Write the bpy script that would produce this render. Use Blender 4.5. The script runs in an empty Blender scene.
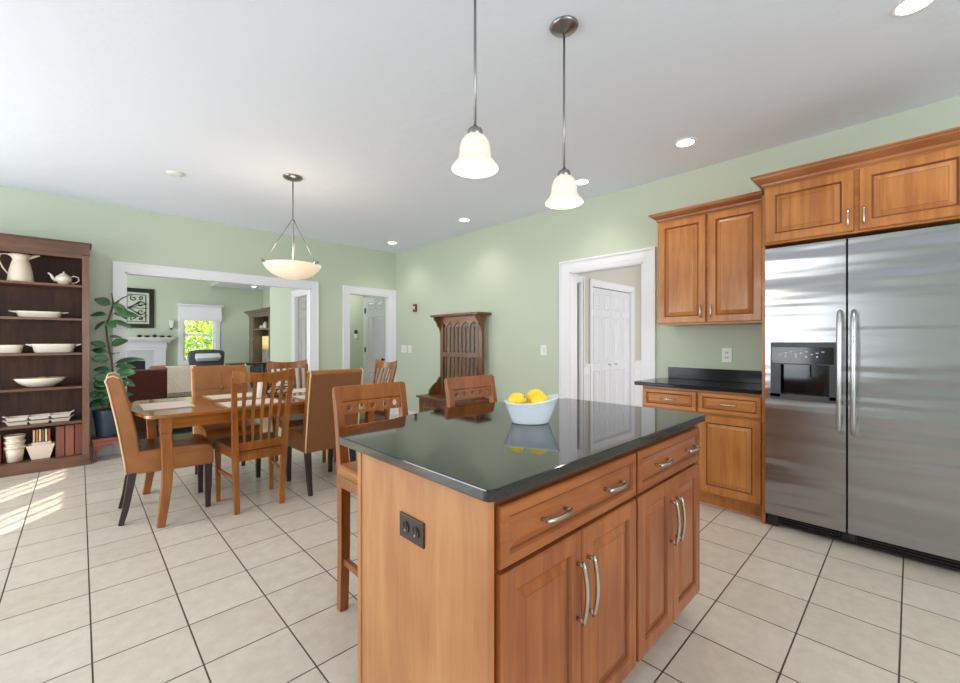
import bpy, bmesh, math, random
from mathutils import Vector, Matrix
random.seed(7)
PI = math.pi
S = bpy.context.scene
COL = S.collection

# ------------------------------------------------------------------ camera
F_PX, YAW, CAM_Z = 415.5, math.radians(46.083), 1.25
cam = bpy.data.cameras.new('camera')
cam.sensor_width = 36.0
cam.lens = F_PX / 960 * 36
cam.clip_start = 0.05
cam_o = bpy.data.objects.new('camera', cam)
cam_o.location = (0, 0, CAM_Z)
cam_o.rotation_euler = (PI / 2, 0, YAW - PI / 2)
COL.objects.link(cam_o)
S.camera = cam_o

# ------------------------------------------------------------------ world, lights, exposure
S.view_settings.view_transform = 'Standard'
S.view_settings.look = 'None'
S.view_settings.gamma = 1
S.view_settings.use_curve_mapping = False
S.view_settings.exposure = 0.0
world = bpy.data.worlds.new('world')
S.world = world
world.use_nodes = True
wn = world.node_tree
bg = wn.nodes['Background']
bg.inputs['Color'].default_value = (0.80, 0.90, 1.0, 1)
bg.inputs['Strength'].default_value = 1.6
try:
    S.cycles.max_bounces = 10
    S.cycles.diffuse_bounces = 6
    S.cycles.glossy_bounces = 4
    S.cycles.transmission_bounces = 6
    S.cycles.sample_clamp_indirect = 4.0
    S.cycles.use_denoising = True
except Exception:
    pass


def add_sun():
    l = bpy.data.lights.new('sun', 'SUN')
    l.energy = 8
    l.angle = math.radians(0.3)
    l.color = (1, .93, .82)
    o = bpy.data.objects.new('sun', l)
    h = math.radians(51.9)
    el = math.radians(25.6)
    d = Vector((math.cos(h) * math.cos(el), math.sin(h) * math.cos(el), -math.sin(el)))
    o.rotation_euler = d.to_track_quat('-Z', 'Y').to_euler()
    o.location = (-6, -4, 5)
    COL.objects.link(o)


def area(name, loc, direction, sx, sy, energy, color=(1, 1, 1)):
    l = bpy.data.lights.new(name, 'AREA')
    l.shape = 'RECTANGLE'
    l.size, l.size_y, l.energy, l.color = sx, sy, energy, color
    o = bpy.data.objects.new(name, l)
    o.location = loc
    o.rotation_euler = Vector(direction).to_track_quat('-Z', 'Z').to_euler()
    COL.objects.link(o)
    return o


def spot(name, loc, energy, angle=130, color=(1, .9, .78), blend=.8, size=.05):
    l = bpy.data.lights.new(name, 'SPOT')
    l.energy, l.color, l.spot_size, l.spot_blend, l.shadow_soft_size = energy, color, math.radians(angle), blend, size
    o = bpy.data.objects.new(name, l)
    o.location = loc
    COL.objects.link(o)


def point(name, loc, energy, color=(1, .85, .65), size=.04):
    l = bpy.data.lights.new(name, 'POINT')
    l.energy, l.color, l.shadow_soft_size = energy, color, size
    o = bpy.data.objects.new(name, l)
    o.location = loc
    COL.objects.link(o)


CEIL, RX, LY, WX, BY = 2.77, 3.924, 6.165, -2.6, -2.9
add_sun()
# daylight through the two glazed openings of the kitchen (left wall, back wall)
area('window_daylight_left', (WX + .06, 1.85, 1.45), (1, 0, .0), 1.6, 1.2, 38, (.93, .97, 1))
area('patio_daylight_left', (WX + .06, 4.4, 1.15), (1, 0, -.12), 1.9, 2.0, 74, (.93, .97, 1))
area('window_daylight_back', (0.3, BY + .06, 1.55), (0, 1, .25), 3.6, 1.6, 80, (.95, .98, 1))
area('living_fill_light', (-2.35, 9.8, 1.6), (1, 0, 0), 4.0, 2.2, 150, (.97, .99, 1))  # added fill for the living room, from an assumed, unseen side window
area('entry_fill_light', (6.0, .5, 1.5), (-.1, 1, 0), 2.6, 1.9, 54, (1, .98, .95))  # added fill to brighten the entry hall; the wall behind it is solid
area('hall_fill_light', (3.2, 8.1, 2.7), (.25, -.6, -1), .5, .5, 15, (1, .98, .95))  # added fill lamp that brightens the small hall and its door


# ------------------------------------------------------------------ materials
def lin(c):
    return tuple(((v / 255) / 12.92 if v / 255 <= .04045 else ((v / 255 + .055) / 1.055) ** 2.4) for v in c) + (1,)


MATS = {}


def mat(name, rgb, rough=.5, metal=0, spec=.5, coat=0, bump=None, noise=None, emis=None, trans=0, sheen=0, ior=None, sss=0):
    if name in MATS:
        return MATS[name]
    m = bpy.data.materials.new(name)
    m.use_nodes = True
    nt = m.node_tree
    b = nt.nodes['Principled BSDF']
    b.inputs['Base Color'].default_value = lin(rgb)
    b.inputs['Roughness'].default_value = rough
    b.inputs['Metallic'].default_value = metal
    b.inputs['Specular IOR Level'].default_value = spec
    b.inputs['Coat Weight'].default_value = coat
    b.inputs['Coat Roughness'].default_value = .08
    if trans: b.inputs['Transmission Weight'].default_value = trans
    if sheen: b.inputs['Sheen Weight'].default_value = sheen
    if ior: b.inputs['IOR'].default_value = ior
    if emis:
        b.inputs['Emission Color'].default_value = lin(emis[0])
        b.inputs['Emission Strength'].default_value = emis[1]
    tc = nt.nodes.new('ShaderNodeTexCoord')
    if noise:   # (scale, rgb2, strength)
        n = nt.nodes.new('ShaderNodeTexNoise')
        n.inputs['Scale'].default_value = noise[0]
        n.inputs['Detail'].default_value = 5
        r = nt.nodes.new('ShaderNodeValToRGB')
        r.color_ramp.elements[0].position = .35
        r.color_ramp.elements[1].position = .68
        r.color_ramp.elements[0].color = lin(rgb)
        r.color_ramp.elements[1].color = lin(noise[1])
        nt.links.new(tc.outputs['Object'], n.inputs['Vector'])
        nt.links.new(n.outputs['Fac'], r.inputs['Fac'])
        nt.links.new(r.outputs['Color'], b.inputs['Base Color'])
    if bump:    # (scale, strength, distance)
        n = nt.nodes.new('ShaderNodeTexNoise')
        n.inputs['Scale'].default_value = bump[0]
        n.inputs['Detail'].default_value = 4
        bp = nt.nodes.new('ShaderNodeBump')
        bp.inputs['Strength'].default_value = bump[1]
        bp.inputs['Distance'].default_value = bump[2]
        nt.links.new(tc.outputs['Object'], n.inputs['Vector'])
        nt.links.new(n.outputs['Fac'], bp.inputs['Height'])
        nt.links.new(bp.outputs['Normal'], b.inputs['Normal'])
    MATS[name] = m
    return m


def wood(name, c1, c2, axis='z', rough=.35, scale=1.0, coat=.15, streak=14):
    """grain runs along the given object axis"""
    if name in MATS:
        return MATS[name]
    m = mat(name, c1, rough, coat=coat)
    nt = m.node_tree
    b = nt.nodes['Principled BSDF']
    tc = nt.nodes.new('ShaderNodeTexCoord')
    mp = nt.nodes.new('ShaderNodeMapping')
    sc = {'x': (1.2, streak, streak), 'y': (streak, 1.2, streak), 'z': (streak, streak, 1.2)}[axis]
    mp.inputs['Scale'].default_value = tuple(v * scale for v in sc)
    n1 = nt.nodes.new('ShaderNodeTexNoise')
    n1.inputs['Scale'].default_value = 1.6
    n1.inputs['Detail'].default_value = 6
    n1.inputs['Roughness'].default_value = .62
    n1.inputs['Distortion'].default_value = .5
    n2 = nt.nodes.new('ShaderNodeTexNoise')
    n2.inputs['Scale'].default_value = 3.2
    n2.inputs['Detail'].default_value = 2
    add = nt.nodes.new('ShaderNodeMix')
    add.data_type = 'FLOAT'
    add.inputs[0].default_value = .35
    r = nt.nodes.new('ShaderNodeValToRGB')
    r.color_ramp.elements[0].position = .40
    r.color_ramp.elements[1].position = .62
    r.color_ramp.elements[0].color = lin(c2)
    r.color_ramp.elements[1].color = lin(c1)
    nt.links.new(tc.outputs['Object'], mp.inputs['Vector'])
    nt.links.new(mp.outputs['Vector'], n1.inputs['Vector'])
    nt.links.new(tc.outputs['Object'], n2.inputs['Vector'])
    nt.links.new(n1.outputs['Fac'], add.inputs[2])
    nt.links.new(n2.outputs['Fac'], add.inputs[3])
    nt.links.new(add.outputs[0], r.inputs['Fac'])
    nt.links.new(r.outputs['Color'], b.inputs['Base Color'])
    return m


def tile_material():
    m = mat('floor_tile', (205, 195, 180), .32)
    nt = m.node_tree
    b = nt.nodes['Principled BSDF']
    tc = nt.nodes.new('ShaderNodeTexCoord')
    mp = nt.nodes.new('ShaderNodeMapping')
    P = .31077
    mp.inputs['Location'].default_value = (-.0346 + P * 40, -.0324 + P * 40, 0)
    br = nt.nodes.new('ShaderNodeTexBrick')
    br.offset, br.squash = 0, 1
    br.inputs['Scale'].default_value = 1
    br.inputs['Brick Width'].default_value = P
    br.inputs['Row Height'].default_value = P
    br.inputs['Mortar Size'].default_value = .0032
    br.inputs['Mortar Smooth'].default_value = .15
    br.inputs['Bias'].default_value = -.1
    br.inputs['Color1'].default_value = lin((224, 213, 200))
    br.inputs['Color2'].default_value = lin((217, 205, 190))
    br.inputs['Mortar'].default_value = lin((78, 66, 54))
    n = nt.nodes.new('ShaderNodeTexNoise')
    n.inputs['Scale'].default_value = 14
    n.inputs['Detail'].default_value = 8
    n.inputs['Roughness'].default_value = .7
    rr = nt.nodes.new('ShaderNodeValToRGB')
    rr.color_ramp.elements[0].position = .3
    rr.color_ramp.elements[0].color = (.80, .78, .75, 1)
    rr.color_ramp.elements[1].position = .7
    rr.color_ramp.elements[1].color = (1, 1, 1, 1)
    mx = nt.nodes.new('ShaderNodeMix')
    mx.data_type = 'RGBA'
    mx.blend_type = 'MULTIPLY'
    mx.inputs[0].default_value = .8
    bp = nt.nodes.new('ShaderNodeBump')
    bp.inputs['Strength'].default_value = .5
    bp.inputs['Distance'].default_value = .003
    bp.invert = True
    nt.links.new(tc.outputs['Object'], mp.inputs['Vector'])
    nt.links.new(mp.outputs['Vector'], br.inputs['Vector'])
    nt.links.new(tc.outputs['Object'], n.inputs['Vector'])
    nt.links.new(n.outputs['Fac'], rr.inputs['Fac'])
    nt.links.new(br.outputs['Color'], mx.inputs[6])
    nt.links.new(rr.outputs['Color'], mx.inputs[7])
    nt.links.new(mx.outputs[2], b.inputs['Base Color'])
    nt.links.new(br.outputs['Fac'], bp.inputs['Height'])
    nt.links.new(bp.outputs['Normal'], b.inputs['Normal'])
    return m


def granite_material():
    m = mat('black_granite', (14, 16, 17), .045, spec=.5)
    nt = m.node_tree
    b = nt.nodes['Principled BSDF']
    b.inputs['IOR'].default_value = 1.75
    tc = nt.nodes.new('ShaderNodeTexCoord')
    v = nt.nodes.new('ShaderNodeTexVoronoi')
    v.inputs['Scale'].default_value = 190
    r = nt.nodes.new('ShaderNodeValToRGB')
    r.color_ramp.elements[0].position = .0
    r.color_ramp.elements[0].color = lin((120, 124, 120))
    r.color_ramp.elements[1].position = .22
    r.color_ramp.elements[1].color = lin((15, 17, 18))
    nt.links.new(tc.outputs['Object'], v.inputs['Vector'])
    nt.links.new(v.outputs['Distance'], r.inputs['Fac'])
    nt.links.new(r.outputs['Color'], b.inputs['Base Color'])
    return m


def steel_material():
    m = mat('brushed_steel', (166, 166, 171), .2, metal=1)
    nt = m.node_tree
    b = nt.nodes['Principled BSDF']
    b.inputs['Anisotropic'].default_value = .6
    tc = nt.nodes.new('ShaderNodeTexCoord')
    mp = nt.nodes.new('ShaderNodeMapping')
    mp.inputs['Scale'].default_value = (1, .55, 5.5)
    n = nt.nodes.new('ShaderNodeTexNoise')
    n.inputs['Scale'].default_value = 1.3
    n.inputs['Detail'].default_value = 1.5
    mp2 = nt.nodes.new('ShaderNodeMapping')
    mp2.inputs['Scale'].default_value = (4, 4, 700)
    n2 = nt.nodes.new('ShaderNodeTexNoise')
    n2.inputs['Scale'].default_value = 1
    rr = nt.nodes.new('ShaderNodeMapRange')
    rr.inputs['To Min'].default_value = .17
    rr.inputs['To Max'].default_value = .27
    bp = nt.nodes.new('ShaderNodeBump')
    bp.inputs['Strength'].default_value = .65
    bp.inputs['Distance'].default_value = .03
    L = nt.links.new
    L(tc.outputs['Object'], mp.inputs['Vector']); L(mp.outputs['Vector'], n.inputs['Vector'])
    L(n.outputs['Fac'], bp.inputs['Height']); L(bp.outputs['Normal'], b.inputs['Normal'])
    L(tc.outputs['Object'], mp2.inputs['Vector']); L(mp2.outputs['Vector'], n2.inputs['Vector'])
    L(n2.outputs['Fac'], rr.inputs['Value']); L(rr.outputs['Result'], b.inputs['Roughness'])
    return m


WALL = mat('sage_wall_paint', (198, 208, 189), .75, bump=(90, .06, .002))
WALL_B = mat('beige_wall_paint', (208, 204, 196), .8)
CEILM = mat('textured_ceiling_paint', (234, 240, 252), .85, bump=(6, .42, .012))
WHITE = mat('white_trim_paint', (238, 239, 244), .4)
DOORW = mat('white_door_paint', (226, 228, 236), .42)
TILE = tile_material()
CARPET = mat('beige_carpet', (196, 184, 165), .95)
GRAN = granite_material()
GRAN_W = mat('honed_black_granite', (16, 18, 20), .14, spec=.22, noise=(300, (30, 33, 35)))
STEEL = steel_material()
NICKEL = mat('satin_nickel', (196, 192, 186), .26, metal=1)
DNICK = mat('dark_nickel', (152, 150, 149), .28, metal=1)
HANDLE_ST = mat('fridge_handle_steel', (205, 206, 208), .3, metal=1)
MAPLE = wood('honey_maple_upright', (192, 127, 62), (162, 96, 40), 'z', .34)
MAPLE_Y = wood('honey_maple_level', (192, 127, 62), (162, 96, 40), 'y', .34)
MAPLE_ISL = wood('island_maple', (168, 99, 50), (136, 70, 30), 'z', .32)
MAPLE_ISLX = wood('island_maple_level', (166, 97, 48), (134, 69, 29), 'x', .32)
MAPLE_END = wood('island_end_veneer', (196, 140, 90), (174, 114, 66), 'z', .4, streak=9)
DARKGAP = mat('cabinet_shadow_gap', (96, 48, 24), .6)
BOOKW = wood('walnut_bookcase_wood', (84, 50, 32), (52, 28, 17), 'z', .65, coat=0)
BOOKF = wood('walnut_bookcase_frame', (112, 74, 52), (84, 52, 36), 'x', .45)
OAKC = wood('honey_oak_chair', (168, 103, 38), (134, 74, 22), 'z', .3, coat=.3)
TABLEW = wood('cherry_table', (172, 104, 42), (140, 78, 26), 'x', .2, coat=.6)
STOOLW = wood('stool_cherry', (162, 95, 38), (128, 68, 23), 'z', .3, coat=.3)
TREEW = wood('hall_tree_oak', (128, 82, 46), (90, 54, 28), 'z', .35)
ESPRESSO = mat('espresso_leg', (52, 36, 36), .35)
LEATHER = mat('tan_leather', (168, 107, 50), .36, noise=(6, (148, 91, 40)), bump=(160, .15, .002))
LEATHER_BK = mat('tan_leather_weave', (136, 88, 46), .6, noise=(120, (118, 74, 38)))
PIPING = mat('cream_edge_piping', (226, 196, 160), .5)
LEATHER_D = mat('brown_leather_seat', (112, 76, 52), .35, bump=(160, .15, .002))
CREAMP = mat('cream_ceramic', (232, 222, 206), .3, coat=.3)
CREAME = mat('cream_enamel', (226, 208, 188), .4, coat=.2)
GLASS_SH = mat('frosted_glass_shade', (240, 230, 214), .35, emis=((255, 226, 196), .26), coat=.3)
BULB = mat('lit_bulb', (255, 250, 240), .5, emis=((255, 240, 215), 9))
LED = mat('recessed_lamp_glow', (255, 255, 255), .5, emis=((255, 250, 240), 14))
BLACKPL = mat('black_plastic', (22, 23, 25), .35)
BLACKGL = mat('black_gloss', (8, 8, 10), .08)
GREYPL = mat('dark_grey_plastic', (58, 60, 64), .4)
PLATE = mat('white_wall_plate', (242, 242, 238), .4)
SLOT = mat('slot_dark', (60, 58, 56), .6)


# ------------------------------------------------------------------ mesh collector
class MB:
    def __init__(s):
        s.v, s.f, s.sm = [], [], []
        s.g, s.mat2 = set(), None

    def add(s, vs, fs, smooth=False):
        o = len(s.v)
        s.v += [tuple(p) for p in vs]
        s.f += [tuple(i + o for i in f) for f in fs]
        s.sm += [smooth] * len(fs)
        return s

    def box(s, x0, x1, y0, y1, z0, z1):
        if x0 > x1: x0, x1 = x1, x0
        if y0 > y1: y0, y1 = y1, y0
        if z0 > z1: z0, z1 = z1, z0
        vs = [(x, y, z) for z in (z0, z1) for y in (y0, y1) for x in (x0, x1)]
        return s.add(vs, [(0, 2, 3, 1), (4, 5, 7, 6), (0, 1, 5, 4), (2, 6, 7, 3), (0, 4, 6, 2), (1, 3, 7, 5)])

    def loft(s, rings, smooth=False, cap=True, closed=False):
        n = len(rings[0])
        vs = [p for r in rings for p in r]
        fs = []
        K = len(rings)
        for k in range(K if closed else K - 1):
            a, b = k * n, ((k + 1) % K) * n
            for i in range(n):
                j = (i + 1) % n
                fs.append((a + i, a + j, b + j, b + i))
        o = len(s.v)
        s.add(vs, fs, smooth)
        if cap and not closed:
            s.f.append(tuple(o + i for i in range(n))[::-1]); s.sm.append(False)
            s.f.append(tuple(o + (K - 1) * n + i for i in range(n))); s.sm.append(False)
        return s

    def prism(s, poly, axis, a, b):
        def P(p, t):
            return {'x': (t, p[0], p[1]), 'y': (p[0], t, p[1]), 'z': (p[0], p[1], t)}[axis]
        return s.loft([[P(p, a) for p in poly], [P(p, b) for p in poly]])

    def tube(s, pts, r, n=10, smooth=True, closed=False, flat=1.0):
        pts = [Vector(p) for p in pts]
        rs = r if isinstance(r, (list, tuple)) else [r] * len(pts)
        rings = []
        ref = None
        K = len(pts)
        for i, p in enumerate(pts):
            a = pts[i - 1] if (i > 0 or closed) else p
            b = pts[(i + 1) % K] if (i < K - 1 or closed) else p
            t = (b - a).normalized()
            if ref is None:
                ref = Vector((0, 0, 1)) if abs(t.z) < .9 else Vector((1, 0, 0))
                u = t.cross(ref).normalized()
            else:
                u = (u - t * u.dot(t)).normalized()
            w = t.cross(u)
            rings.append([tuple(p + u * math.cos(2 * PI * k / n) * rs[i] + w * math.sin(2 * PI * k / n) * rs[i] * flat) for k in range(n)])
        return s.loft(rings, smooth, True, closed)

    def bar(s, pts, ws, ds, side=(0, 1, 0)):
        """rectangular section sweep; ws along 'side', ds along the other normal"""
        pts = [Vector(p) for p in pts]
        sd = Vector(side)
        rings = []
        for i, p in enumerate(pts):
            a = pts[max(i - 1, 0)]; b = pts[min(i + 1, len(pts) - 1)]
            t = (b - a).normalized()
            w = (sd - t * sd.dot(t)).normalized()
            n = t.cross(w)
            hw = (ws[i] if isinstance(ws, (list, tuple)) else ws) / 2
            hd = (ds[i] if isinstance(ds, (list, tuple)) else ds) / 2
            rings.append([tuple(p + w * hw + n * hd), tuple(p - w * hw + n * hd), tuple(p - w * hw - n * hd), tuple(p + w * hw - n * hd)])
        return s.loft(rings)

    def lathe(s, prof, c=(0, 0, 0), n=28, sx=1, sy=1, smooth=True, cap=True):
        rings = [[(c[0] + r * sx * math.cos(2 * PI * k / n), c[1] + r * sy * math.sin(2 * PI * k / n), c[2] + z) for k in range(n)] for r, z in prof]
        return s.loft(rings, smooth, cap)

    def sphere(s, c, r, n=16, m=10, sx=1, sy=1, sz=1):
        prof = [(max(r * math.sin(PI * k / m), 1e-4), -r * sz * math.cos(PI * k / m)) for k in range(m + 1)]
        return s.lathe(prof, c, n, sx, sy)

    def panel(s, P, w, h, prof, cap=True, glaze=()):
        """nested rectangles; P(u, v, n) -> point; prof = [(inset, height)]"""
        rings = []
        for i, n in prof:
            rings.append([P(i, i, n), P(w - i, i, n), P(w - i, h - i, n), P(i, h - i, n)])
        base = len(s.f)
        s.loft(rings, False, True)
        for k in glaze:
            s.g |= set(range(base + k * 4, base + k * 4 + 4))
        return s

    def xf(s, M):
        s.v = [tuple(M @ Vector(p)) for p in s.v]
        return s

    def build(s, name, m, parent=None, off=(0, 0, 0), bev=0, seg=2, subsurf=0):
        me = bpy.data.meshes.new(name)
        ox, oy, oz = off
        me.from_pydata([(x - ox, y - oy, z - oz) for x, y, z in s.v], [], s.f)
        me.polygons.foreach_set('use_smooth', s.sm)
        for i in s.g: me.polygons[i].material_index = 1
        bm = bmesh.new(); bm.from_mesh(me)
        bmesh.ops.recalc_face_normals(bm, faces=bm.faces)
        if bev:
            es = [e for e in bm.edges if len(e.link_faces) == 2 and e.calc_face_angle(0) > .6]
            try:
                bmesh.ops.bevel(bm, geom=es, offset=bev, segments=seg, affect='EDGES', clamp_overlap=True, profile=.5)
            except Exception:
                pass
        bm.to_mesh(me); bm.free()
        me.materials.append(m)
        if s.mat2: me.materials.append(s.mat2)
        o = bpy.data.objects.new(name, me)
        COL.objects.link(o)
        if parent: o.parent = parent
        if subsurf:
            md = o.modifiers.new('s', 'SUBSURF'); md.levels = md.render_levels = subsurf
        return o


class Thing:
    def __init__(s, name, label, cat, loc=(0, 0, 0), rz=0, group=None, kind=None):
        s.loc = loc if rz == 0 else (0, 0, 0)
        s.o = bpy.data.objects.new(name, None)
        s.o.empty_display_size = .05
        s.o.location = loc
        s.o.rotation_euler = (0, 0, rz)
        COL.objects.link(s.o)
        if label: s.o['label'] = label
        if cat: s.o['category'] = cat
        if group: s.o['group'] = group
        if kind: s.o['kind'] = kind

    def part(s, name, mb, m, bev=0, parent=None, label=None, **k):
        o = mb.build(name, m, parent or s.o, s.loc, bev, **k)
        if label: o['label'] = label
        return o


def tag(o, label, cat, group=None, kind=None):
    o['label'] = label; o['category'] = cat
    if group: o['group'] = group
    if kind: o['kind'] = kind
    return o


def struct(name, mb, m, parent=None, bev=0, **k):
    o = mb.build(name, m, parent, (0, 0, 0), bev, **k)
    if not parent: o['kind'] = 'structure'
    return o


def dup(root, loc, rz, label, group=None):
    def cp(o, par):
        c = o.copy(); COL.objects.link(c)
        if par: c.parent = par
        for ch in list(o.children): cp(ch, c)
        return c
    r = cp(root, None)
    r.location = loc; r.rotation_euler = (0, 0, rz)
    r['label'] = label
    if group: r['group'] = group
    return r


# ================================================================== SETTING
def wall_with_holes(name, m, axis, pos, thick, a0, a1, z0, z1, holes):
    """wall in plane axis=pos..pos+thick; runs a0..a1; holes = [(b0,b1,zb,zt)]"""
    mb = MB()
    def bx(p, q, u, v):
        if q - p < 1e-4 or v - u < 1e-4: return
        if axis == 'x': mb.box(pos, pos + thick, p, q, u, v)
        else: mb.box(p, q, pos, pos + thick, u, v)
    cur = a0
    for b0, b1, zb, zt in sorted(holes):
        bx(cur, b0, z0, z1)
        bx(b0, b1, z0, zb)
        bx(b0, b1, zt, z1)
        cur = b1
    bx(cur, a1, z0, z1)
    return struct(name, mb, m)


struct('floor', MB().box(-2.8, 8.5, -3.1, 6.30, -.12, 0), TILE)
struct('floor_living', MB().box(-2.8, 4.3, 6.30, 13.7, -.12, 0), CARPET)
struct('sun_block_slab', MB().box(-5.5, 4.5, -6.6, BY - .13, 2.55, 2.65), mat('sun_block_grey', (200, 200, 200), .8))  # unseen slab added to keep sun from entering the back window
struct('ceiling', MB().box(WX - .12, RX + .12, BY - .12, LY + .12, CEIL, CEIL + .12), CEILM)
wall_with_holes('wall_left', WALL, 'y', LY, .12, WX - .12, RX + .12, 0, CEIL, [(.367, 2.464, 0, 2.037), (3.06, 3.812, 0, 2.022)])
wall_with_holes('wall_right', WALL, 'x', RX, .12, BY, LY, 0, CEIL, [(1.80, 2.635, 0, 2.02)])
wall_with_holes('wall_west', WALL, 'x', WX - .12, .12, BY, LY, 0, CEIL,
                [(1.07, 1.77, .85, 2.05), (1.99, 2.62, .85, 2.05), (3.5, 5.4, .02, 2.1)])
wall_with_holes('wall_back', WALL, 'y', BY - .12, .12, WX - .12, RX + .12, 0, CEIL, [(-1.5, 2.1, .75, 2.4)])


def casing(name, axis, pos, out, a0, a1, zt, w=.105, t=.02, jamb=.12, right=True):
    """door casing on the room face: stepped moulding, plus jamb lining. out=-1: room is on the negative side"""
    mb = MB()
    def bx(p, q, u, v, d0, d1):
        lo, hi = sorted((pos + out * d0, pos + out * d1))
        if axis == 'x': mb.box(lo, hi, p, q, u, v)
        else: mb.box(p, q, lo, hi, u, v)
    for (i0, i1, d) in ((0, .03, t * .6), (.03, w - .02, t * .8), (w - .02, w, t * 1.35)):
        bx(a0 - i1, a0 - i0, 0, zt + i1, 0, d)
        if right: bx(a1 + i0, a1 + i1, 0, zt + i1, 0, d)
        bx(a0 - i0, a1 + (i0 if right else .09), zt + i0, zt + i1, 0, d)
        if not right: bx(a1 + i0, min(a1 + i1, a1 + .092), 0, zt + i1, 0, d)
    # jamb
    bx(a0 - .001, a0 + .016, 0, zt, -jamb, .004)
    bx(a1 - .016, a1 + .001, 0, zt, -jamb, .004)
    bx(a0, a1, zt - .016, zt + .001, -jamb, .004)
    return struct(name, mb, WHITE)


casing('trim_1', 'y', LY, -1, .367, 2.464, 2.037)
casing('trim_2', 'y', LY, -1, 3.06, 3.812, 2.022)
casing('trim_3', 'x', RX, -1, 1.80, 2.635, 2.02, w=.125)


def baseboard(name, segs, m=WHITE):
    mb = MB()
    for (x0, x1, y0, y1) in segs:
        mb.box(x0, x1, y0, y1, 0, .09)
        cx = .004
        mb.box(x0 + (cx if x1 - x0 < .03 else 0), x1 - (0), y0 + (cx if y1 - y0 < .03 else 0), y1, .09, .105)
    return struct(name, mb, m)


baseboard('baseboard_left', [(WX, .260, LY - .014, LY), (2.571, 2.952, LY - .014, LY)])
baseboard('baseboard_right', [(RX - .014, RX, 2.73, LY - .016)])
baseboard('baseboard_west', [(WX, WX + .014, BY, 3.45), (WX, WX + .014, 5.45, LY - .02)])


def window(name, axis, pos, a0, a1, z0, z1, cols, rows, t=.05, fr=.045, mun=.022, casew=.08, inside=1, sash=True, clean=False):
    fm = MB()
    def bx(mb, p, q, u, v, d0, d1):
        if axis == 'x': mb.box(pos + d0, pos + d1, p, q, u, v)
        else: mb.box(p, q, pos + d0, pos + d1, u, v)
    bx(fm, a0, a0 + fr, z0, z1, -t / 2, t / 2); bx(fm, a1 - fr, a1, z0, z1, -t / 2, t / 2)
    bx(fm, a0 + fr, a1 - fr, z0, z0 + fr, -t / 2, t / 2); bx(fm, a0 + fr, a1 - fr, z1 - fr, z1, -t / 2, t / 2)
    for i in range(1, cols):
        u = a0 + fr + (a1 - a0 - 2 * fr) * i / cols
        bx(fm, u - mun / 2, u + mun / 2, z0 + fr, z1 - fr, -.012, .012)
    for i in range(1, rows):
        u = z0 + fr + (z1 - z0 - 2 * fr) * i / rows
        w = mun if not (sash and i * 2 == rows) else mun * 1.8
        bx(fm, a0 + fr, a1 - fr, u - w / 2, u + w / 2, -.013, .013)
    root = struct(name, fm, WHITE)
    cs = MB()
    d = (t / 2, t / 2 + .03) if inside > 0 else (-t / 2 - .03, -t / 2)
    d = (d[0] + .035 * inside, d[1] + .035 * inside)
    bx(cs, a0 - casew, a0, z0 - casew, z1 + casew, *d); bx(cs, a1, a1 + casew, z0 - casew, z1 + casew, *d)
    bx(cs, a0, a1, z1, z1 + casew, *d); bx(cs, a0, a1, z0 - casew, z0, *d)
    struct('window_frame', cs, WHITE, root)
    return root


window('window_1', 'x', WX - .06, 1.07, 1.77, .85, 2.05, 3, 2, mun=.018)
window('window_2', 'x', WX - .06, 1.99, 2.62, .85, 2.05, 3, 2, mun=.018)
window('window_3', 'y', BY - .06, -1.5, 2.1, .75, 2.4, 4, 2)
window('window_4', 'x', WX - .06, 3.5, 5.4, .02, 2.1, 2, 1, casew=.06)


def six_panel(mb, P, w, h, cols=2, rows=((.10, .335), (.44, .83), (.90, .965)), mx=.12, gap=.10):
    pw = (w - mx * 2 - gap * (cols - 1)) / cols
    for c in range(cols):
        for (r0, r1) in rows:
            u0, v0 = mx + c * (pw + gap), h * r0
            hh = h * (r1 - r0)
            Q = lambda u, v, n, u0=u0, v0=v0: P(u0 + u, v0 + v, n)
            mb.panel(Q, pw, hh, [(-.006, -.001), (-.003, .007), (.007, .009), (.018, .0005), (.028, .0005), (.05, .009)])
            # (small moulding ridge with a raised field)


# ---- living room and passages behind the left wall
struct('wall_living_far', MB().box(-2.5, 1.97, 13.4, 13.52, 0, 4.2).box(2.70, 4.1, 13.4, 13.52, 0, 4.2)
       .box(1.97, 2.70, 13.4, 13.52, 0, .74).box(1.97, 2.70, 13.4, 13.52, 2.12, 4.2), WALL)
wall_with_holes('wall_living_west', WALL, 'x', -2.55, .12, LY + .12, 13.4, 0, 4.2, [(7.8, 11.8, .5, 2.7)])
struct('wall_living_east', MB().box(3.93, 4.05, 8.45, 13.4, 0, 2.9), WALL)
struct('ceiling_living', MB().box(-2.5, 2.63, 6.3, 13.5, 3.7, 3.8), CEILM)
struct('ceiling_alcove', MB().box(2.63, 4.1, 8.33, 13.5, 2.77, 2.87), CEILM)
struct('wall_soffit', MB().box(2.60, 2.63, 6.35, 13.4, 2.76, 3.8).box(-2.5, 2.63, 6.23, 6.345, 2.9, 3.8), WALL)
# wall of the passage, with its doorway
wall_with_holes('wall_passage', WALL, 'x', 2.6, .11, LY + .12, 8.33, 0, 2.77, [(6.42, 7.19, 0, 2.01)])
struct('wall_passage_end', MB().box(2.6, 4.05, 8.33, 8.44, 0, 2.77), WALL)
struct('wall_hall_east', MB().box(3.92, 4.04, LY + .12, 8.33, 0, 2.77), WALL)
struct('ceiling_hall', MB().box(2.6, 4.05, LY + .1, 8.4, 2.77, 2.85), CEILM)
casing('trim_4', 'x', 2.6, -1, 6.42, 7.19, 2.01, w=.085)


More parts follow.
